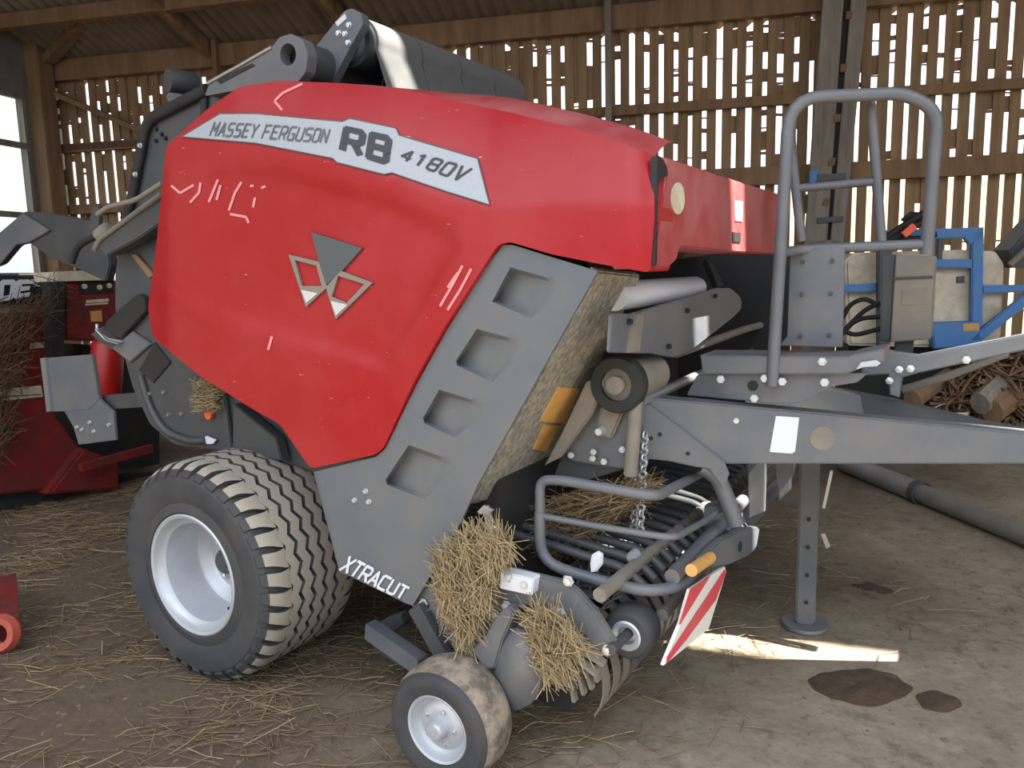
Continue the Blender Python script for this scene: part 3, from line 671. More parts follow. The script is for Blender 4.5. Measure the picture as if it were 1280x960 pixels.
# domed drive shield
bm = bmesh.new(); so = rnd([(622, 786), (640, 783), (656, 790), (672, 812), (677, 842), (676, 862), (662, 882), (642, 890), (628, 880), (616, 850), (613, 830)], 5)
sheet('drive_shield', so, lambda x, y: aY(x, y, .16-.10*(1-((x-648)/40)**2*.8-((y-838)/62)**2*.8)*1.0), GREY, B, grid=8, thick=.12, bev=.004); bm.free()
prism('shield_arm', rnd([(590, 812), (606, 796), (618, 772), (634, 758), (642, 770), (628, 800), (618, 836), (604, 838)], 3), ('Y', .09), .05, GREY, B, .006)
prism('bolted_pad', rnd([(625, 714), (667, 724), (665, 745), (624, 736)], 3), ('Y', .11), .05, WHITE, B, .004)
bolts('pad_bolt', [(635, 721), (655, 731)], ('Y', .108), .010, BOLT, B, .01)
bolts('pickup_bolt', [(530, 754), (634, 757), (620, 768), (701, 766), (660, 820), (760, 812), (711, 726)], ('Y', .145), .014, BOLT, B, .015)
bar('hanger_arm', aY(462, 786, .30), aY(528, 832, .24), .05, .07, GREY, B)
bar('hanger_arm', aY(470, 806, .36), aY(520, 836, .34), .03, .03, DGREY, B)
prism('hanger_pivot', rnd([(460, 790), (478, 775), (500, 768), (505, 780), (480, 800), (466, 806)], 3), ('Y', .40), .05, DGREY, B)
# latch hanging under the cover
prism('latch_strap', [(603, 634), (610, 632), (617, 655), (610, 658)], ('Y', .16), .01, STEEL, B, .002)
tube('latch_ring', [aY(616+6*math.cos(a), 669+11*math.sin(a), .16) for a in [k*.45 for k in range(15)]], .009, STEEL, B, 0, 8)
prism('latch_hook', [(596, 640), (604, 632), (616, 638), (612, 644), (600, 643)], ('Y', .155), .015, STEEL, B, .002)
# pickup reel: drum, stripper bands, tines
pc = V((1.52, 0, .30))
lathe('pickup_drum', [(0, .26), (.13, .26), (.13, 2.2), (0, 2.2)], pc, BLACK, B, seg=40)
for k in range(22):
    y = .24+k*.088; bm = bmesh.new(); prof = []
    for t in range(13):
        a = math.radians(130-t*165/12); prof.append((pc.x+.185*math.cos(a)*1.05, pc.z+.185*math.sin(a)))
    prof = [(prof[0][0]-.2, prof[0][1]-.02)]+prof
    va = []
    for x, z in prof: va.append([bm.verts.new((x, y, z)), bm.verts.new((x, y+.05, z)), bm.verts.new((pc.x+(x-pc.x)*.97, y+.05, pc.z+(z-pc.z)*.97)), bm.verts.new((pc.x+(x-pc.x)*.97, y, pc.z+(z-pc.z)*.97))])
    for i in range(len(va)-1):
        for q in range(4): bm.faces.new((va[i][q], va[i][(q+1) % 4], va[i+1][(q+1) % 4], va[i+1][q]))
    obj('stripper_band', bm, DUSTG if k < 3 else GREY, B, 40)
    for a in (65, 110):
        a = math.radians(a); e = V((math.cos(a), 0, math.sin(a))); tn = V((-e.z, 0, e.x))
        b0 = pc+V((0, y+.069, 0)); tube('pickup_tine', [b0+e*.12, b0+e*.21-tn*.01, b0+e*.265-tn*.05], .0035, STEEL, B, .03, 6)
for a, b, c in (((715, 805), (757, 830), .12), ((716, 818), (748, 843), .10)):
    bar('strip_end', aY(*a, c), aY(*b, c), .012, .03, DUSTG, B, V((0, 1, 0)))
for a, b in (((713, 842), (719, 877)), ((723, 838), (731, 868)), ((733, 836), (741, 861)), ((742, 832), (748, 852))):
    bar('strip_end', aY(*a, .16), aY(*b, .16), .012, .024, DUSTG, B, V((0, 1, 0)))
# roller wheel and windguard
rw = aY(790, 787, .30)
lathe('guard_roller', [(.04, -.05), (.07, -.052), (.082, -.04), (.086, -.01), (.086, .03), (.08, .05), (.04, .05)], rw, TYRE, B, seg=48)
lathe('roller_hub', [(.044, -.045), (.05, -.052), (.044, -.056), (.03, -.05), (.026, -.03), (0, -.03)], rw, SILVER, B, seg=40)
tube('roller_shaft', [aY(764, 812, .13), rw], .017, DGREY, B)
tube('crossbar', [V((1.75, .13, .672)), V((1.75, 1.28, .645)), V((1.75, 2.1, .64))], .023, DUSTG, B)
tube('crossbar', [V((1.90, .36, .675)), V((1.90, 1.05, .685)), V((1.90, 2.1, .69))], .026, GREY, B)
tube('crossbar', [V((1.86, .38, .53)), V((1.86, 1.30, .53))], .02, DUSTG, B)
GY = .28
rail([p(675, 660, GY), p(675, 600, GY), p(700, 600, GY), p(820, 621, GY), p(860, 600, .75), p(886, 586, 1.0), p(915, 650, 1.02)], .017, 'windguard_rail', .07)
rail([p(675, 640, GY), p(675, 702, GY), p(735, 722, GY), p(810, 740, GY), p(850, 733, .38), p(888, 698, .85)], .019, 'windguard_rail', .10)
rail([p(677, 645, GY), p(760, 660, GY), p(842, 673, GY), p(880, 652, .65), p(912, 628, .95)], .011, 'windguard_rail', .06)
for k in range(20):
    y = .36+k*.088; tube('guard_tine', [V((1.25, y, .735)), V((1.52, y, .705)), V((1.74, y, .675)), V((1.81, y, .62))], .017, DGREY, B, .05, 8)
prism('white_cap', [(737, 705), (739, 694), (746, 690), (752, 694), (752, 706), (745, 715), (738, 716)], ('Y', .27), .02, WHITE, B, .005)
lathe('grease_cap', [(0, -.02), (.018, -.02), (.02, .0), (.02, .02)], aY(792, 695, .45), SILVER, B, seg=20)
bolts('rail_bolt', [(698, 728), (708, 724)], ('Y', .25), .011, SILVER, B)
prism('guard_end_plate', rnd([(878, 700), (900, 676), (930, 660), (950, 658), (946, 684), (938, 694), (912, 706), (886, 710)], 5), ('X', 1.96), .03, GREY, B, .008)
lathe('plate_hole', [(.02, 0), (.02, .004), (0, .004)], aX(925, 683, 1.962), BLACK, B, V((1, 0, 0)), 20)
tube('amber_marker', [aX(864, 713, 1.97), aX(888, 697, 1.97)], .020, AMBER, B)
prism('guard_clamp', rnd([(900, 632), (922, 624), (946, 640), (930, 660), (905, 676), (898, 660)], 4), ('X', 1.90), .06, GREY, B, .006)
bolts('clamp_bolt', [(910, 645), (909, 659), (924, 655), (917, 628)], ('X', 1.905), .012, BOLT, B)
tube('lift_arm', [onp(x, y, *nb(-.02)) for x, y in ((876, 583), (896, 594), (908, 622), (920, 655))], .03, GREY, B, .1)
rcy = [aX(x, y, 1.88) for x, y in ((918, 668), (975, 606))]
tube('spring_ram', rcy, .035, GREY, B); tube('ram_rod', [rcy[1], aX(988, 594, 1.88), aX(991, 580, 1.88)], .016, STEEL, B)
# red and white reflector board
bx = ('X', 1.955)
rb = prism('reflector_board', [(863, 737), (906, 708), (908, 715), (886, 786), (830, 832), (832, 826), (851, 780)], bx, .012, REFW, B, .001)
prism('red_stripe', [(863, 737), (888, 720), (851, 780), (849, 781)], ('X', 1.958), .002, REFR, rb, 0)
prism('red_stripe', [(906, 712), (908, 716), (895, 750), (858, 800), (834, 829), (834, 822)], ('X', 1.958), .002, REFR, rb, 0)
# hanging chain
links = []; ca, cb = aY(806, 540, .50), aY(800, 665, .50)
bm = bmesh.new(); n = 18
for k in range(n):
    c = ca.lerp(cb, (k+.5)/n); L = (cb-ca).length/n*.62; s = V((1, 0, 0)) if k % 2 else V((.2, 1, 0)).normalized()
    pts = [c+s*.012*math.cos(a)+V((0, 0, 1))*L*math.sin(a) for a in [2*math.pi*j/12 for j in range(13)]]
    add_tube(bm, pts, .005, 6)
ch = obj('hanging_chain', bm, STEEL, B)
bm = bmesh.new(); ca, cb = aY(797, 560, .54), aY(792, 662, .54)
for k in range(16):
    c = ca.lerp(cb, (k+.5)/16); L = (cb-ca).length/16*.62; s = V((1, 0, 0)) if k % 2 else V((.2, 1, 0)).normalized()
    add_tube(bm, [c+s*.012*math.cos(a)+V((0, 0, 1))*L*math.sin(a) for a in [2*math.pi*j/12 for j in range(13)]], .005, 6)
obj('hanging_chain', bm, STEEL, B)

# ================================================================== STRAW
def strands(name, gen, n, m, L=(.06, .22), w=(.0015, .004), bend=.02):
    bm = bmesh.new()
    for _ in range(n):
        c, dirv, nrm = gen(); l = random.uniform(*L); ww = random.uniform(*w); d = V(dirv).normalized()
        s = d.cross(V(nrm)).normalized()*ww; b = V(nrm)*random.uniform(-bend, bend)
        pts = [c-d*l/2, c+b, c+d*l/2]; q = [(bm.verts.new(x+s), bm.verts.new(x-s), bm.verts.new(x+V(nrm)*ww)) for x in pts]
        for i in range(2):
            for j in range(3): bm.faces.new((q[i][j], q[i][(j+1) % 3], q[i+1][(j+1) % 3], q[i+1][j]))
    return obj(name, bm, m, None, 180, norm=False)
def clump(name, px, y0, y1, n, label, cat, m=STRAW, sway=(.2, 0, -1), L=(.05, .19)):
    n = int(n*2.2)
    xs = [q[0] for q in px]; ys = [q[1] for q in px]
    def g():
        while True:
            x, y = random.uniform(min(xs), max(xs)), random.uniform(min(ys), max(ys))
            if inside((x, y), px): break
        return aY(x, y, random.uniform(y0, y1)), V(sway)+V([random.gauss(0, .42) for _ in range(3)]), V((random.gauss(0, .5), -1, random.gauss(0, .5))).normalized()
    return tag(strands(name, g, n, m, L, (.0007, .0022), .03), label, cat, kind='stuff')
clump('straw_clump', [(562, 690), (590, 668), (625, 668), (640, 684), (618, 706), (612, 735), (594, 785), (582, 808), (578, 800), (556, 765), (545, 735), (548, 705)], .06, .17, 900, 'big wad of straw caught on the pickup frame below the grey cover', 'straw', sway=(.35, 0, -.8))
clump('straw_clump', [(660, 776), (684, 764), (712, 784), (732, 808), (712, 820), (692, 848), (676, 842), (668, 800)], 0.05, .13, 330, 'wad of straw draped over the domed grey shield', 'straw', sway=(.5, 0, -.6))
clump('straw_clump', [(690, 625), (800, 600), (820, 612), (745, 665), (700, 690), (670, 690)], .45, 1.0, 1500, 'brown straw lying on the guard tines inside the bent rail', 'straw', STRAWD, sway=(.8, .5, .2))
clump('straw_clump', [(246, 478), (270, 470), (272, 512), (245, 515)], .30, .345, 160, 'small tuft of straw stuck on the dark side wall behind the red cover', 'straw', sway=(1, 0, .2), L=(.03, .1))
clump('straw_clump', [(600, 640), (660, 625), (690, 660), (660, 690), (630, 690)], .5, .9, 700, 'dark straw packed in behind the hanging latch', 'straw', STRAWD, sway=(.8, .3, .2))

# ================================================================== GROUND
def ground_mat():
    m = bpy.data.materials.new('earth_floor'); m.use_nodes = True; t = m.node_tree; b = t.nodes['Principled BSDF']; b.inputs['Roughness'].default_value = .95
    b.inputs['Specular IOR Level'].default_value = .2
    tc = t.nodes.new('ShaderNodeTexCoord'); last = None
    def ly(col, sc, lo, hi, amt, base=None, det=10):
        nonlocal last
        n = t.nodes.new('ShaderNodeTexNoise'); n.inputs['Scale'].default_value = sc; n.inputs['Detail'].default_value = det; n.inputs['Roughness'].default_value = .7
        t.links.new(tc.outputs['Object'], n.inputs['Vector'])
        r = t.nodes.new('ShaderNodeMapRange'); r.inputs['From Min'].default_value = lo; r.inputs['From Max'].default_value = hi; r.inputs['To Max'].default_value = amt
        t.links.new(n.outputs['Fac'], r.inputs['Value']); x = t.nodes.new('ShaderNodeMix'); x.data_type = 'RGBA'
        t.links.new(r.outputs['Result'], x.inputs['Factor'])
        if base: x.inputs['A'].default_value = lin(base)
        else: t.links.new(last, x.inputs['A'])
        x.inputs['B'].default_value = lin(col); last = x.outputs['Result']; return n
    n1 = ly('7a6f60', .9, .40, .62, .8, '8f8572'); ly('a59b88', 5, .5, .75, .6); ly('675a4a', 14, .52, .75, .6); ly('b3a48a', 45, .64, .74, .4)
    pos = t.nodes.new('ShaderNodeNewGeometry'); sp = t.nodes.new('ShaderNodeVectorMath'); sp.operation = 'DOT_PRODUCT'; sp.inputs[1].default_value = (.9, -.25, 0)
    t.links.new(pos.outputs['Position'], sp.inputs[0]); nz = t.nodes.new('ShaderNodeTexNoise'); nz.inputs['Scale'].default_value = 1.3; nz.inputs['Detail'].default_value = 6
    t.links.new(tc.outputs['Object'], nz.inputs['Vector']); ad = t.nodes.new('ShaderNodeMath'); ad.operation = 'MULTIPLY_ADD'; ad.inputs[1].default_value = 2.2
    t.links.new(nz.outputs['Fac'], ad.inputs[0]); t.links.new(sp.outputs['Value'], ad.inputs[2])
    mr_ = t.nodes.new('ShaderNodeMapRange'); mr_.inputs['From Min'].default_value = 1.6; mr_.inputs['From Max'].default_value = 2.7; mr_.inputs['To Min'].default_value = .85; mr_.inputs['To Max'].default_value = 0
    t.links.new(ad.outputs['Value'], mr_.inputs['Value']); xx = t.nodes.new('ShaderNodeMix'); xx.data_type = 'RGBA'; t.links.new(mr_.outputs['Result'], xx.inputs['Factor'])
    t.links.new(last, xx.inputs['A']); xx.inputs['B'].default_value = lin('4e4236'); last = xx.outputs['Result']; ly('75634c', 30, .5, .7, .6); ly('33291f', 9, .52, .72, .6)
    t.links.new(last, b.inputs['Base Color'])
    n = t.nodes.new('ShaderNodeTexNoise'); n.inputs['Scale'].default_value = 18; n.inputs['Detail'].default_value = 12; t.links.new(tc.outputs['Object'], n.inputs['Vector'])
    bp = t.nodes.new('ShaderNodeBump'); bp.inputs['Strength'].default_value = .35; bp.inputs['Distance'].default_value = .025
    t.links.new(n.outputs['Fac'], bp.inputs['Height']); t.links.new(bp.outputs['Normal'], b.inputs['Normal'])
    return m
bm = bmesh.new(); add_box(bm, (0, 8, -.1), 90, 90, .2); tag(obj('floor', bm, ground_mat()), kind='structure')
bm = bmesh.new(); add_box(bm, WU*0 + WN*-24.2 + V((0, 0, -.095)), 90, 42, .2, 0, ax=(WU, WN, V((0, 0, 1)))); tag(obj('floor_bounce_absorber', bm, mat('bounce_absorber_dark', '2b2a28', .9, dust='222120', damt=.6, dscale=2)), kind='structure')  # unseen near-black slab added outside the open front to cut sun bounce
def floor_gen(dens_fn, zmax=.02):
    def g():
        while True:
            x, y = random.uniform(-4.5, 4), random.uniform(-1.4, 3.5)
            if random.random() < dens_fn(x, y): break
        a = random.gauss(.5, .8)
        return V((x, y, random.uniform(.003, zmax))), V((math.cos(a), math.sin(a), random.gauss(0, .08))), V((0, 0, 1))
    return g
def df(x, y):
    nz = noise.noise(V((x*1.6, y*1.6, 3)))*.5+.5
    a = 1.0 if x < 1.2 else max(.06, 1-(x-1.2)*.95)
    return a*max(0, nz*1.5-.45)
tag(strands('scattered_straw', floor_gen(df), 15000, STRAWD, (.03, .2), (.0008, .0024), .006), 'loose straw stalks scattered over the earth floor round the wheels', 'straw', kind='stuff')
tag(strands('scattered_straw', floor_gen(df, .03), 1800, STRAW, (.06, .24), (.001, .0026), .012), 'paler fresh straw stalks lying among the older straw on the floor', 'straw', kind='stuff')
# crumbs of earth and chaff
bm = bmesh.new(); rc_ = random.Random(3)
for _ in range(3200):
    c = V((rc_.uniform(-3.5, 4), rc_.uniform(-1.3, 4.5), 0)); rr1 = rc_.uniform(.003, .011)*(1.6 if rc_.random() < .06 else 1)
    vs = [bm.verts.new(c+V((rr1*rc_.uniform(.7, 1.5)*math.cos(a), rr1*rc_.uniform(.7, 1.5)*math.sin(a), 0))) for a in (0, 1.26, 2.5, 3.8, 5.0)]
    tpv = bm.verts.new(c+V((0, 0, rr1*rc_.uniform(.5, 1.0))))
    for i in range(5): bm.faces.new((vs[i], vs[(i+1) % 5], tpv))
tag(obj('earth_crumbs', bm, mat('earth_crumb', '75695a', .95, dust='4e4235', damt=.7, dscale=3), None, 20, norm=False), 'small crumbs of earth lying all over the floor', 'earth', kind='stuff')
def mound(name, px, h, m, label, cat):
    c = [aZ(x, y, 0) for x, y in px]; mid = sum(c, V())/len(c); bm = bmesh.new(); K = 7; rings = []
    for k in range(K):
        t = k/(K-1); ring = []
        for p_ in c:
            q = mid.lerp(p_, 1-t*.999); nv = noise.noise(q*14); q = q+(q-mid)*nv*.12
            q.z = h*(1-(1-t)**3)*(1+nv*.7)*.6+(.001 if k else -.004); ring.append(bm.verts.new(q))
        rings.append(ring)
    N = len(c)
    for k in range(K-1):
        for i in range(N): bm.faces.new((rings[k][i], rings[k][(i+1) % N], rings[k+1][(i+1) % N], rings[k+1][i]))
    bm.faces.new(rings[-1])
    return tag(obj(name, bm, m, None, 60), label, cat)
mound('dung_patch', dens(rnd([(1003, 848), (1030, 838), (1085, 834), (1120, 842), (1148, 862), (1120, 878), (1085, 886), (1040, 876), (1015, 862)], 8), 8), .035, DUNG, 'larger dark dung patch on the bare floor in front of the jack stand', 'dung')
mound('dung_patch', dens(rnd([(1140, 868), (1168, 862), (1200, 872), (1206, 884), (1180, 892), (1150, 886)], 8), 8), .025, DUNG, 'smaller dark dung patch just right of the larger one', 'dung')
mound('dung_patch', dens(rnd([(1060, 731), (1085, 726), (1095, 730), (1120, 740), (1108, 744), (1080, 738)], 4), 5), .02, DUNG, 'thin dark smear of dung on the floor right of the jack stand', 'dung')
# pole lying on the floor
q0, q1_ = aZ(1085, 590, .07), aZ(1290, 672, .07)
pp = thing('metal_pole', 'long grey pole lying on the floor beyond the drawbar', 'pole', (q0.x, q0.y, 0))
tube('pole_tube', [q0-(q1_-q0)*.2, q0.lerp(q1_, .38)], .075, GALV, pp); tube('pole_sleeve', [q0.lerp(q1_, .38), q1_+(q1_-q0)*.4], .066, DUSTG, pp)
lathe('pole_collar', [(.074, -.03), (.085, -.03), (.085, .03), (.074, .03)], q0.lerp(q1_, .38), DGREY, pp, (q1_-q0), 28)
# red iron eye at the left edge
rp_ = aZ(6, 812, .0)
rt_ = thing('towing_eye', 'rusty red iron eye at the left edge of the floor', 'towing eye', (rp_.x, rp_.y, 0))
lathe('eye_ring', [(.045, -.03), (.075, -.035), (.088, 0), (.075, .035), (.045, .03), (.038, 0), (.045, -.03)], aZ(2, 792, .09), mat('rusty_red', 'b04a40', .6, dust='7a4a30', damt=.7, dscale=12), rt_, V((.45, -.8, .25)), 32)
e0 = aZ(0, 790, .1); bar('eye_shank', e0+V((-.08, .05, -.03)), e0+V((-.75, .25, -.05)), .05, .09, REDOLD, rt_)
bar('eye_flange', e0+V((.02, .04, .055)), e0+V((-.5, .3, .06)), .07, .03, REDOLD, rt_)

# ================================================================== RED MACHINE BEHIND, LEFT
RX = -3.3
rm = thing('forage_wagon', 'old red farm machine standing behind the baler beneath the window', 'farm machine', aZ(60, 625, 0))
X = ('X', RX)
prism('side_panel', rnd([(-60, 395), (70, 388), (72, 442), (70, 500), (-60, 520)], 3), X, .5, REDOLD, rm, .01)
prism('front_panel', rnd([(80, 352), (146, 350), (148, 420), (140, 428), (82, 424)], 3), ('X', RX+.15), .5, REDOLD, rm, .015)
prism('corner_post', [(63, 352), (82, 352), (80, 470), (68, 470)], ('X', RX+.2), .12, BLACK, rm)
prism('top_ledge', [(70, 340), (140, 337), (144, 350), (72, 352)], ('X', RX+.2), .5, CREAM, rm)
prism('control_strip', [(98, 352), (142, 351), (142, 366), (100, 367)], ('X', RX+.16), .03, BLACK, rm, .002)
for c in ((105, 358), (124, 359), (136, 357)): lathe('dial', [(.02, 0), (.02, .012), (0, .014)], aX(*c, RX+.16), CREAM, rm, V((1, 0, 0)), 16)
prism('panel_label', [(108, 375), (136, 373), (136, 377), (108, 379)], ('X', RX+.155), .004, CREAM, rm, 0)
prism('panel_label', [(107, 380), (135, 378), (135, 380), (107, 382)], ('X', RX+.155), .004, CREAM, rm, 0)
prism('warning_sticker', [(113, 389), (127, 388), (128, 402), (114, 402)], ('X', RX+.155), .004, AMBER, rm, 0)
prism('maker_plate', [(38, 429), (64, 427), (64, 434), (38, 436)], ('X', RX+.005), .004, CREAM, rm, 0)
prism('lower_apron', rnd([(34, 460), (70, 520), (100, 560), (110, 590), (60, 612), (-60, 625), (-60, 520)], 4), ('X', RX+.1), .5, REDOLD, rm, .02)
prism('apron_band', [(-60, 492), (52, 482), (54, 496), (-60, 508)], ('X', RX+.12), .04, CREAM, rm, .003)
lathe('red_canister', [(0, 0), (.09, 0), (.11, .03), (.11, .4), (.09, .43), (0, .43)], aX(128, 468, RX+.55)+V((0, 0, -.18)), mat('canister_red', 'a3191c', .4), rm, V((.1, .1, 1)), 28)
prism('chassis', [(100, 430), (200, 440), (200, 600), (110, 592), (100, 520)], ('X', RX-.3), .8, BLACK, rm, .01)
bar('red_linkage', aX(100, 585, RX+.3), aX(190, 560, RX+.3), .05, .06, REDOLD, rm)
prism('lower_body', [(105, 560), (150, 578), (150, 612), (60, 618)], ('X', RX+.2), .4, REDOLD, rm, .02)
prism('skid', [(-60, 600), (200, 590), (200, 628), (-60, 640)], ('X', RX), .7, BLACK, rm, .01)
# bright stencilled letters on the dark header board
hd = prism('header_board', [(-60, 344), (64, 344), (64, 380), (-60, 384)], ('X', RX-.1), .06, BLACK, rm, .003)
lettering('header_lettering', 'OE', [(0, 374), (36, 368), (40, 352), (2, 353)], lambda x, y: aX(x, y, RX-.07), WHITE, hd, 1.0, 1.6)
lettering('header_lettering', 'SC', [(42, 358), (50, 357), (50, 352), (42, 353)], lambda x, y: aX(x, y, RX-.07), CREAM, hd, .6, 1.6)
def heap():
    while True:
        x, y = random.uniform(-40, 72), random.uniform(350, 600)
        if x < 56 and y < 380: continue
        if inside((x, y), [(-40, 380), (40, 362), (70, 345), (72, 390), (40, 425), (22, 470), (10, 560), (-40, 600)]): break
    return aX(x, y, RX+random.uniform(.12, .32)), V((.2, random.gauss(.5, .4), random.gauss(.5, .5))), V((1, random.gauss(0, .4), random.gauss(0, .4))).normalized()
tag(strands('straw_heap', heap, 520, OLDHAY, (.1, .4), (.0015, .004), .04), 'brown straw heaped over the red machine on the left', 'straw', kind='stuff')

# ================================================================== BARN
def W(u, n, z): return WU*u + WN*n + V((0, 0, z))
def wu(px, py, n=WD): q = P(px, py, ('W', n)); return q.dot(WU), q.z
UL = wu(76, 200)[0]; UR = 16.0
zE = wu(600, 55)[1]; zEt = wu(600, 28)[1]
bm = bmesh.new(); bm2 = bmesh.new(); pitch = .158; u = UL-.1; rr_ = random.Random(5)
zg1, zg2 = wu(880, 133)[1], wu(1100, 214)[1]
while u < UR:
    gap = rr_.uniform(.046, .060); wbd = pitch-gap; ln = rr_.uniform(-.006, .006)
    q = [W(u, WD, 0), W(u+wbd, WD, 0), W(u+wbd+ln, WD, zEt), W(u+ln, WD, zEt)]
    add_prism(bm, q, WN*.022)
    # old netting and rubbish stuck behind the gap closes parts of it
    z = 0.0; x0 = u+wbd-.012; hot = rr_.random()
    while z < zEt:
        l = rr_.uniform(.02, .30) if z < zg2-.1 else rr_.choice((.015, .03, .05, .09, .16, .2))
        pb = .04 if z < zg2-.1 else (.26 if z < zE-.7 else .45)
        if z > zE-.25: pb = .7
        if hot > .86: pb *= .2
        elif hot < .2: pb = min(.85, pb*2)
        if rr_.random() < pb:
            s = rr_.uniform(-.01, .01)
            add_prism(bm2, [W(x0, WD+.024, z), W(x0+gap+.024, WD+.024, z+s), W(x0+gap+.024, WD+.024, z+l+s), W(x0, WD+.024, z+l)], WN*.006)
        z += l
    u += pitch
wb = tag(obj('wall_back', bm, SLAT, None, 30), kind='structure')
tag(obj('wall_back_netting', bm2, SLAT, None, 30), kind='structure')
def girt(i, z, h, u0=UL-.2, u1=UR, d=.10, m=WOOD): tag(box('trim_%d' % i, W((u0+u1)/2, WD-d/2-.002, z), u1-u0, d, h, m, None, .008, ax=(WU, WN, V((0, 0, 1)))), kind='structure')
girt(1, (zE+zEt)/2, zEt-zE+.02, d=.12); girt(2, zg1, .10); girt(3, zg2, .19, u0=wu(780, 205)[0], d=.14)
zl1 = wu(115, 184)[1]; zl2 = wu(110, 262)[1]
girt(4, zl1, .09, u1=wu(420, 190)[0]); girt(5, zl2, .12, u1=wu(420, 262)[0])
b0, b1 = P(66, 116, ('W', WD-.13)), P(178, 164, ('W', WD-.13)); tag(bar('trim_6', b0, b1, .06, .13, WOOD, None, WN), kind='structure')
b0, b1 = P(760, -10, ('W', WD-.16)), P(760, 160, ('W', WD-.16)); tag(bar('trim_7', V((b0.x, b0.y, 0)), b0, .07, .09, WOODG, None, WN), kind='structure')
b0 = P(268, 50, ('W', WD-.16)); tag(bar('trim_8', V((b0.x, b0.y, 0)), b0, .06, .08, WOOD, None, WN), kind='structure')
# roof: corrugated sheets up to the open ridge, then down over the near side
TP = math.tan(math.radians(19)); zw = zEt+.02
SN = V((-.19, 1, .1666)); SD = 1.02           # the ridge slot
def zr(n): return zw + (WD-n)*TP
def slot_n(u):  # n where the slot crosses the slope
    a = WN.dot(SN)-TP*SN.z; b = u*WU.dot(SN)+(zw+WD*TP)*SN.z; return (SD-b)/a
SLW = .16; U0, U1 = UL-.6, UR
SU0, SU1 = 2.5, 6.8
def roof_piece(name, fn0, fn1, zf, u0, u1):
    bm = bmesh.new(); du = .152/8; N = int((u1-u0)/du); K = 5; rows = []
    for i in range(N+1):
        u = u0+(u1-u0)*i/N; h = .024*math.sin(2*math.pi*u/.152); n0, n1 = fn0(u), fn1(u)
        rows.append([bm.verts.new(W(u, n0+(n1-n0)*k/K, zf(n0+(n1-n0)*k/K)+h)) for k in range(K+1)])
    for i in range(N):
        for k in range(K): bm.faces.new((rows[i][k], rows[i+1][k], rows[i+1][k+1], rows[i][k+1]))
    return tag(obj(name, bm, ROOFM, None, 60, norm=False), kind='structure')
roof_piece('ceiling', lambda u: slot_n(u)+SLW/2, lambda u: WD+.5, zr, U0, U1)
def zr2(n):
    return zr(-.0)-abs(n)*.12 if n < 0 else zr(n)
def lowfn(u): return slot_n(u)-SLW/2
roof_piece('ceiling_front', lambda u: -2.5, lowfn, lambda n: zr(n) if n > -.6 else zr(-.6)-(-.6-n)*.2, U0, U1)
# close the slot beyond its open length
for nm, ua, ub in (('ceiling_ridge_left', U0, SU0), ('ceiling_ridge_right', SU1, U1)):
    if ub > ua:
        roof_piece(nm, lambda u: slot_n(u)-SLW, lambda u: slot_n(u)+SLW, lambda n: zr(n)+.03, ua, ub)
# purlins and rafters
def purlin(i, n, w=.10, h=.2, m=WOOD): tag(box('trim_%d' % i, W((U0+U1)/2, n, zr(n)-.03-h/2), U1-U0, w, h, m, None, .008, ax=(WU, WN, V((0, 0, 1)))), kind='structure')
def solve_n(px, py):
    lo, hi = -2.0, WD
    for _ in range(50):
        mid = (lo+hi)/2; q = P(px, py, ('W', mid))
        if q.z > zr(mid)-.13: hi = mid
        else: lo = mid
    return mid
pn = min(max(solve_n(150, 14), 1.0), 6.2)
purlin(9, pn, .12, .16); purlin(10, pn-1.7, .1, .2); purlin(11, pn-3.3, .1, .2)
for i, uu in enumerate((wu(268, 60)[0], wu(445, 30)[0], wu(1200, 0)[0])):
    a_, b_ = W(uu, WD, zr(WD)-.12), W(uu, .6, zr(.6)-.12); tag(bar('trim_%d' % (12+i), a_, b_, .09, .16, WOOD), kind='structure')
# brace from the corner post up to the purlin
b0 = P(60, 75, ('W', WD-.25)); b1 = P(150, -25, ('W', pn)); tag(bar('trim_15', b0, b1, .14, .10, WOOD), kind='structure')
# left gable wall with its big window, corner post
GU = UL-.02
def lw(name, n0, n1, z0, z1, m=CONC, t=.14):
    tag(box(name, W(GU-t/2, (n0+n1)/2, (z0+z1)/2), t, n1-n0, z1-z0, m, None, 0, ax=(WU, WN, V((0, 0, 1)))), kind='structure')
def leftn(px, py):
    p0 = W(GU, 0, 0); q = onp(px, py, p0, WU); return q.dot(WN), q.z
nw1, zw1 = leftn(44, 250); nw0 = nw1-2.2; ztop = leftn(20, 118)[1]; zbot = leftn(20, 345)[1]
lw('wall_left', nw1, WD+.1, 0, zr(WD-1)+.5); lw('wall_left_sill', nw0, nw1, 0, zbot); lw('wall_left_head', nw0, nw1, ztop, zr(nw0)+.3); lw('wall_left_near', -6, nw0, 0, 6.4)
wf = bmesh.new(); zm = leftn(20, 180)[1]; zm2 = leftn(20, 268)[1]
for zz, hh in ((ztop, .08), (zm, .07), (zm2, .07), (zbot, .08)): add_box(wf, W(GU-.04, (nw0+nw1)/2, zz), .07, nw1-nw0, hh, 0, ax=(WU, WN, V((0, 0, 1))))
for nn in (nw0, nw0+.75, nw0+1.5, nw1): add_box(wf, W(GU-.04, nn, (ztop+zbot)/2), .07, .07, ztop-zbot, 0, ax=(WU, WN, V((0, 0, 1))))
tag(obj('window_1', wf, WOODG), kind='structure')
gm = bpy.data.materials.new('window_glass'); gm.use_nodes = True; gt = gm.node_tree; gt.nodes.remove(gt.nodes['Principled BSDF'])
g1, g2, g3 = gt.nodes.new('ShaderNodeBsdfTransparent'), gt.nodes.new('ShaderNodeBsdfGlossy'), gt.nodes.new('ShaderNodeMixShader')
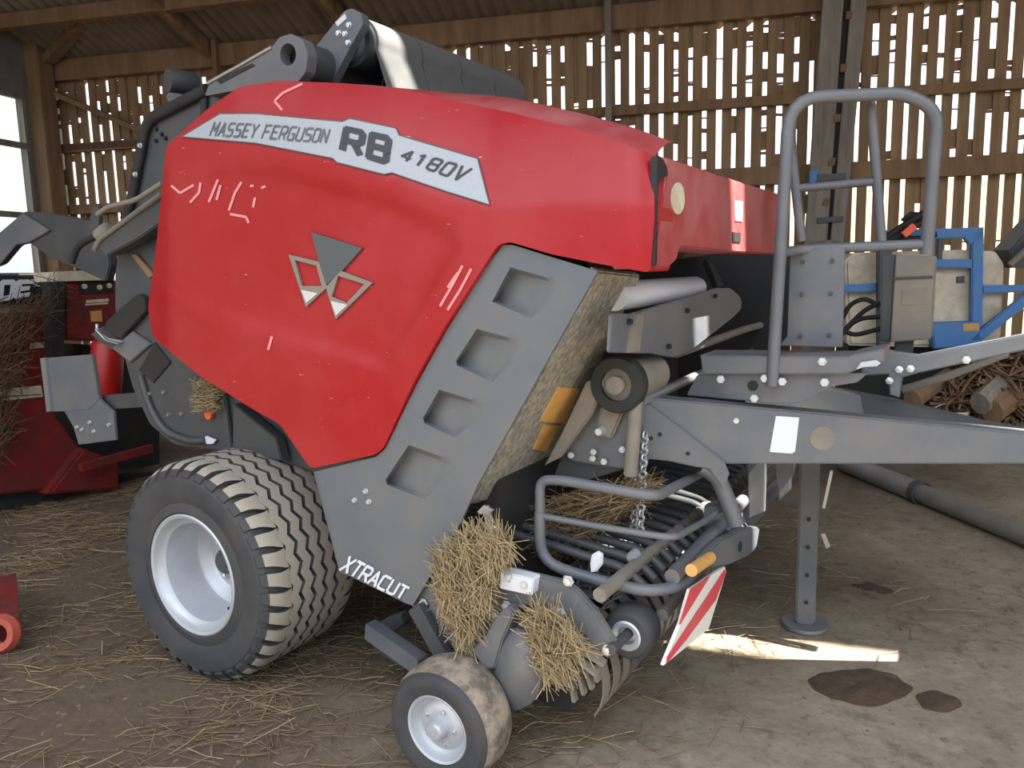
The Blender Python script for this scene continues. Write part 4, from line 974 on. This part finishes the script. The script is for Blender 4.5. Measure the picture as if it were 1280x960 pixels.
g1.inputs['Color'].default_value = (.93, .95, .95, 1); g2.inputs['Roughness'].default_value = .05; g3.inputs['Fac'].default_value = .06
gt.links.new(g1.outputs[0], g3.inputs[1]); gt.links.new(g2.outputs[0], g3.inputs[2]); gt.links.new(g3.outputs[0], gt.nodes['Material Output'].inputs['Surface'])
tag(box('window_1_pane', W(GU-.045, (nw0+nw1)/2, (ztop+zbot)/2), .006, nw1-nw0, ztop-zbot, gm, None, 0, ax=(WU, WN, V((0, 0, 1)))), kind='structure')
tag(box('trim_16', W(UL+.02, WD-.28, 2.3), .30, .26, 4.9, WOOD, None, .01, ax=(WU, WN, V((0, 0, 1)))), kind='structure')
tag(box('wall_right', W(UR+.1, .5, 2.6), .2, 13, 5.2, CONC, None, 0, ax=(WU, WN, V((0, 0, 1)))), kind='structure')

# ================================================================== LEANING TIMBERS AND BLUE MACHINE
TN = ('W', WD-.35)
te = thing('timber_conveyor', 'pair of grey weathered timbers with rusty lugs leaning on the slatted wall', 'timbers', P(1020, 330, TN))
te.location.z = 0; LOC[te.name].z = 0
def tilt(px_pts, nm, th, m, off=0): return prism(nm, px_pts, ('W', WD-.35-off), th, m, te, .006)
tilt([(1030, -20), (1056, -20), (1032, 330), (1004, 330)], 'timber', .08, WOODG)
tilt([(1066, -20), (1086, -20), (1052, 330), (1036, 330)], 'timber', .08, WOODG)
tilt([(1052, -20), (1068, -20), (1038, 330), (1028, 330)], 'web', .03, BLACK, -.06)
for c in ((1062, 19), (1055, 85), (1047, 148), (1040, 203), (1033, 253)):
    tilt([(c[0]-4, c[1]-5), (c[0]+5, c[1]-6), (c[0]+3, c[1]+4), (c[0]-5, c[1]+5)], 'rusty_lug', .05, WOOD, .01)
tilt([(1012, 214), (1022, 212), (1024, 226), (1012, 230)], 'blue_bracket', .06, BLUE, .03)
tilt([(1020, 218), (1058, 216), (1058, 224), (1020, 227)], 'cross_tie', .05, DGREY, .03); tilt([(1022, 272), (1054, 270), (1054, 277), (1022, 279)], 'cross_tie', .05, DGREY, .03)
tilt([(1010, 300), (1050, 300), (1042, 480), (1000, 480)], 'timber_foot', .10, WOODG)
BN = WD-1.7
sp_ = thing('crop_sprayer', 'blue framed sprayer with a cream tank parked by the slatted wall', 'sprayer', P(1200, 500, ('W', BN)))
sp_.location.z = 0; LOC[sp_.name].z = 0
def w2(nm, pts, off, th, m, bev=.01, r=0): return prism(nm, pts, ('W', BN+off), th, m, sp_, bev, r=r)
w2('tank', [(1056, 326), (1068, 316), (1200, 312), (1245, 314), (1256, 330), (1252, 420), (1240, 436), (1060, 432)], .10, .7, CREAM, .05, 4)
w2('frame_post', [(1215, 290), (1230, 284), (1228, 440), (1214, 440)], 0, .07, BLUE)
w2('frame_top', [(1096, 288), (1230, 284), (1230, 300), (1212, 306), (1205, 297), (1096, 302)], 0, .07, BLUE)
w2('frame_rail', [(1166, 324), (1216, 324), (1216, 335), (1166, 335)], 0, .06, BLUE)
w2('frame_rail', [(1054, 356), (1102, 354), (1102, 364), (1054, 366)], 0, .06, BLUE)
w2('frame_rail', [(1228, 357), (1310, 355), (1310, 364), (1228, 367)], 0, .06, BLUE)
w2('frame_brace', [(1300, 352), (1310, 362), (1230, 424), (1214, 428), (1214, 422)], -.05, .06, BLUE)
w2('frame_upright', [(1172, 296), (1180, 296), (1178, 325), (1171, 325)], .02, .06, DGREY)
w2('frame_base', [(1164, 404), (1226, 402), (1226, 432), (1168, 436)], -.05, .25, BLUE)
w2('amber_plate', [(1204, 405), (1224, 404), (1224, 413), (1204, 414)], -.055, .01, AMBER, 0)
w2('tank_fitting', [(1196, 346), (1206, 345), (1206, 353), (1196, 354)], .085, .03, DGREY, .003)
w2('dark_upright', [(1098, 300), (1116, 300), (1112, 450), (1098, 450)], -.1, .1, DGREY)
w2('chassis', [(1060, 432), (1260, 432), (1260, 530), (1060, 530)], .3, .5, BLACK)
for q in (((1100, 302), (1130, 282), (1152, 268), (1160, 262)), ((1104, 306), (1140, 284), (1158, 276)), ((1110, 312), (1130, 298), (1150, 300), (1170, 292))):
    tube('spray_hose', [P(x, y, ('W', BN-.08)) for x, y in q], .03, BLACK, sp_, .1)
w2('hose_reel', [(1128, 274), (1140, 264), (1158, 266), (1158, 276), (1140, 282)], -.05, .1, BLACK, .02)
bar('red_handle', P(1129, 294, ('W', BN-.16)), P(1143, 282, ('W', BN-.16)), .05, .06, ORANGE, sp_)
w2('side_machinery', [(1262, 312), (1300, 270), (1300, 335), (1266, 335)], .1, .4, DGREY)
tube('side_strut', [P(1262, 332, ('W', BN)), P(1300, 296, ('W', BN))], .03, DUSTG, sp_)
# things standing on the floor there
def barrel(px, py, r, h, m, nm, label, cat, n=BN-.5):
    q = P(px, py, ('W', n)); z0 = 0; b_ = thing(nm, label, cat, (q.x, q.y, 0))
    lathe('body', [(0, 0), (r*.9, 0), (r*.93, .02), (r, h-.03), (r*1.05, h-.02), (r*1.05, h), (r*.95, h), (r*.9, h*.3), (0, h*.3)], (q.x, q.y, 0), m, b_, V((0, 0, 1)), 32)
    tube('handle', [V((q.x, q.y, h))+WU*r*math.cos(a)+V((0, 0, r*.5*math.sin(a)-.01)) for a in [math.pi*k/10 for k in range(11)]], .006, STEEL, b_)
barrel(1190, 490, .13, .42, CREAM, 'bucket', 'off-white bucket on the floor under the rising grey arm', 'bucket')
barrel(1212, 490, .10, .36, BLUE, 'bucket', 'blue bucket on the floor right of the off-white bucket', 'bucket', BN-.35)
for i, (a, b, rr2, lab) in enumerate((((1140, 500), (1185, 470), .09, 'split log end lying left of the off-white bucket'), ((1225, 505), (1275, 455), .10, 'grey split log propped right of the buckets'), ((1240, 515), (1290, 480), .11, 'brown split log lowest of the pile right of the buckets'))):
    pa, pb = P(a[0], a[1], ('W', BN-.7)), P(b[0], b[1], ('W', BN-.2)); pa.z = max(pa.z, rr2); pb.z = max(pb.z, rr2)
    bm = bmesh.new(); add_tube(bm, [pa, pa.lerp(pb, .3)+V((.01, 0, .01)), pa.lerp(pb, .7), pb], rr2, 9, 0, .8, None, rr2*.8); tag(obj('log', bm, WOODG if i == 1 else WOOD, None, 30), lab, 'log')
def heap2():
    while True:
        x, y = random.uniform(1130, 1330), random.uniform(440, 520)
        if inside((x, y), [(1230, 445), (1330, 430), (1330, 520), (1150, 520), (1200, 480)]): break
    return P(x, y, ('W', BN-random.uniform(.1, .5))), V((random.gauss(0, 1), random.gauss(0, 1), random.gauss(0, .7))), WN*-1
tag(strands('brushwood_heap', heap2, 900, WOOD, (.15, .5), (.006, .018), .04), 'heap of brown brushwood and straw at the foot of the sprayer', 'brushwood', kind='stuff')

# straw bales stacked outside, seen only through the slats
for r_ in range(3):
    for c_ in range(7):
        bm = bmesh.new(); add_box(bm, W(4.2+c_*1.95+(r_ % 2)*.5, WD+3.2, .48+r_*.94), 1.9, 1.1, .92, .06, ax=(WU, WN, V((0, 0, 1))))
        tag(obj('straw_bale', bm, BALE), 'pale straw bale stacked outside beyond the slatted wall', 'straw bale', 'straw bales outside the wall')
# ================================================================== LIGHT
w = bpy.data.worlds.new('sky'); S.world = w; w.use_nodes = True; t = w.node_tree; bg = t.nodes['Background']
tc_ = t.nodes.new('ShaderNodeTexCoord'); sx = t.nodes.new('ShaderNodeSeparateXYZ'); t.links.new(tc_.outputs['Generated'], sx.inputs['Vector'])
cr = t.nodes.new('ShaderNodeValToRGB'); cr.color_ramp.elements[0].position = .5; cr.color_ramp.elements[0].color = (.80, .83, .88, 1)
cr.color_ramp.elements[1].position = 1; cr.color_ramp.elements[1].color = (3.1, 3.35, 3.8, 1)
mr = t.nodes.new('ShaderNodeMapRange'); mr.inputs['From Min'].default_value = -1; t.links.new(sx.outputs['Z'], mr.inputs['Value']); t.links.new(mr.outputs['Result'], cr.inputs['Fac'])
t.links.new(cr.outputs['Color'], bg.inputs['Color']); bg.inputs['Strength'].default_value = 1.0
sl = bpy.data.lights.new('sun', 'SUN'); sl.energy = 26.0; sl.angle = math.radians(.6); sl.color = (1, .95, .86)
so_ = bpy.data.objects.new('sun', sl); COL.objects.link(so_)
sv = V((.5, 0, .85)); sv.y = -(SN.x*sv.x+SN.z*sv.z)/SN.y; sv.normalize()
so_.rotation_euler = sv.to_track_quat('Z', 'Y').to_euler(); so_.location = sv*20
S.view_settings.view_transform = 'Standard'; S.view_settings.look = 'None'; S.view_settings.gamma = 1; S.view_settings.use_curve_mapping = False
S.view_settings.exposure = 0.52
S.cycles.max_bounces = 8; S.cycles.diffuse_bounces = 5
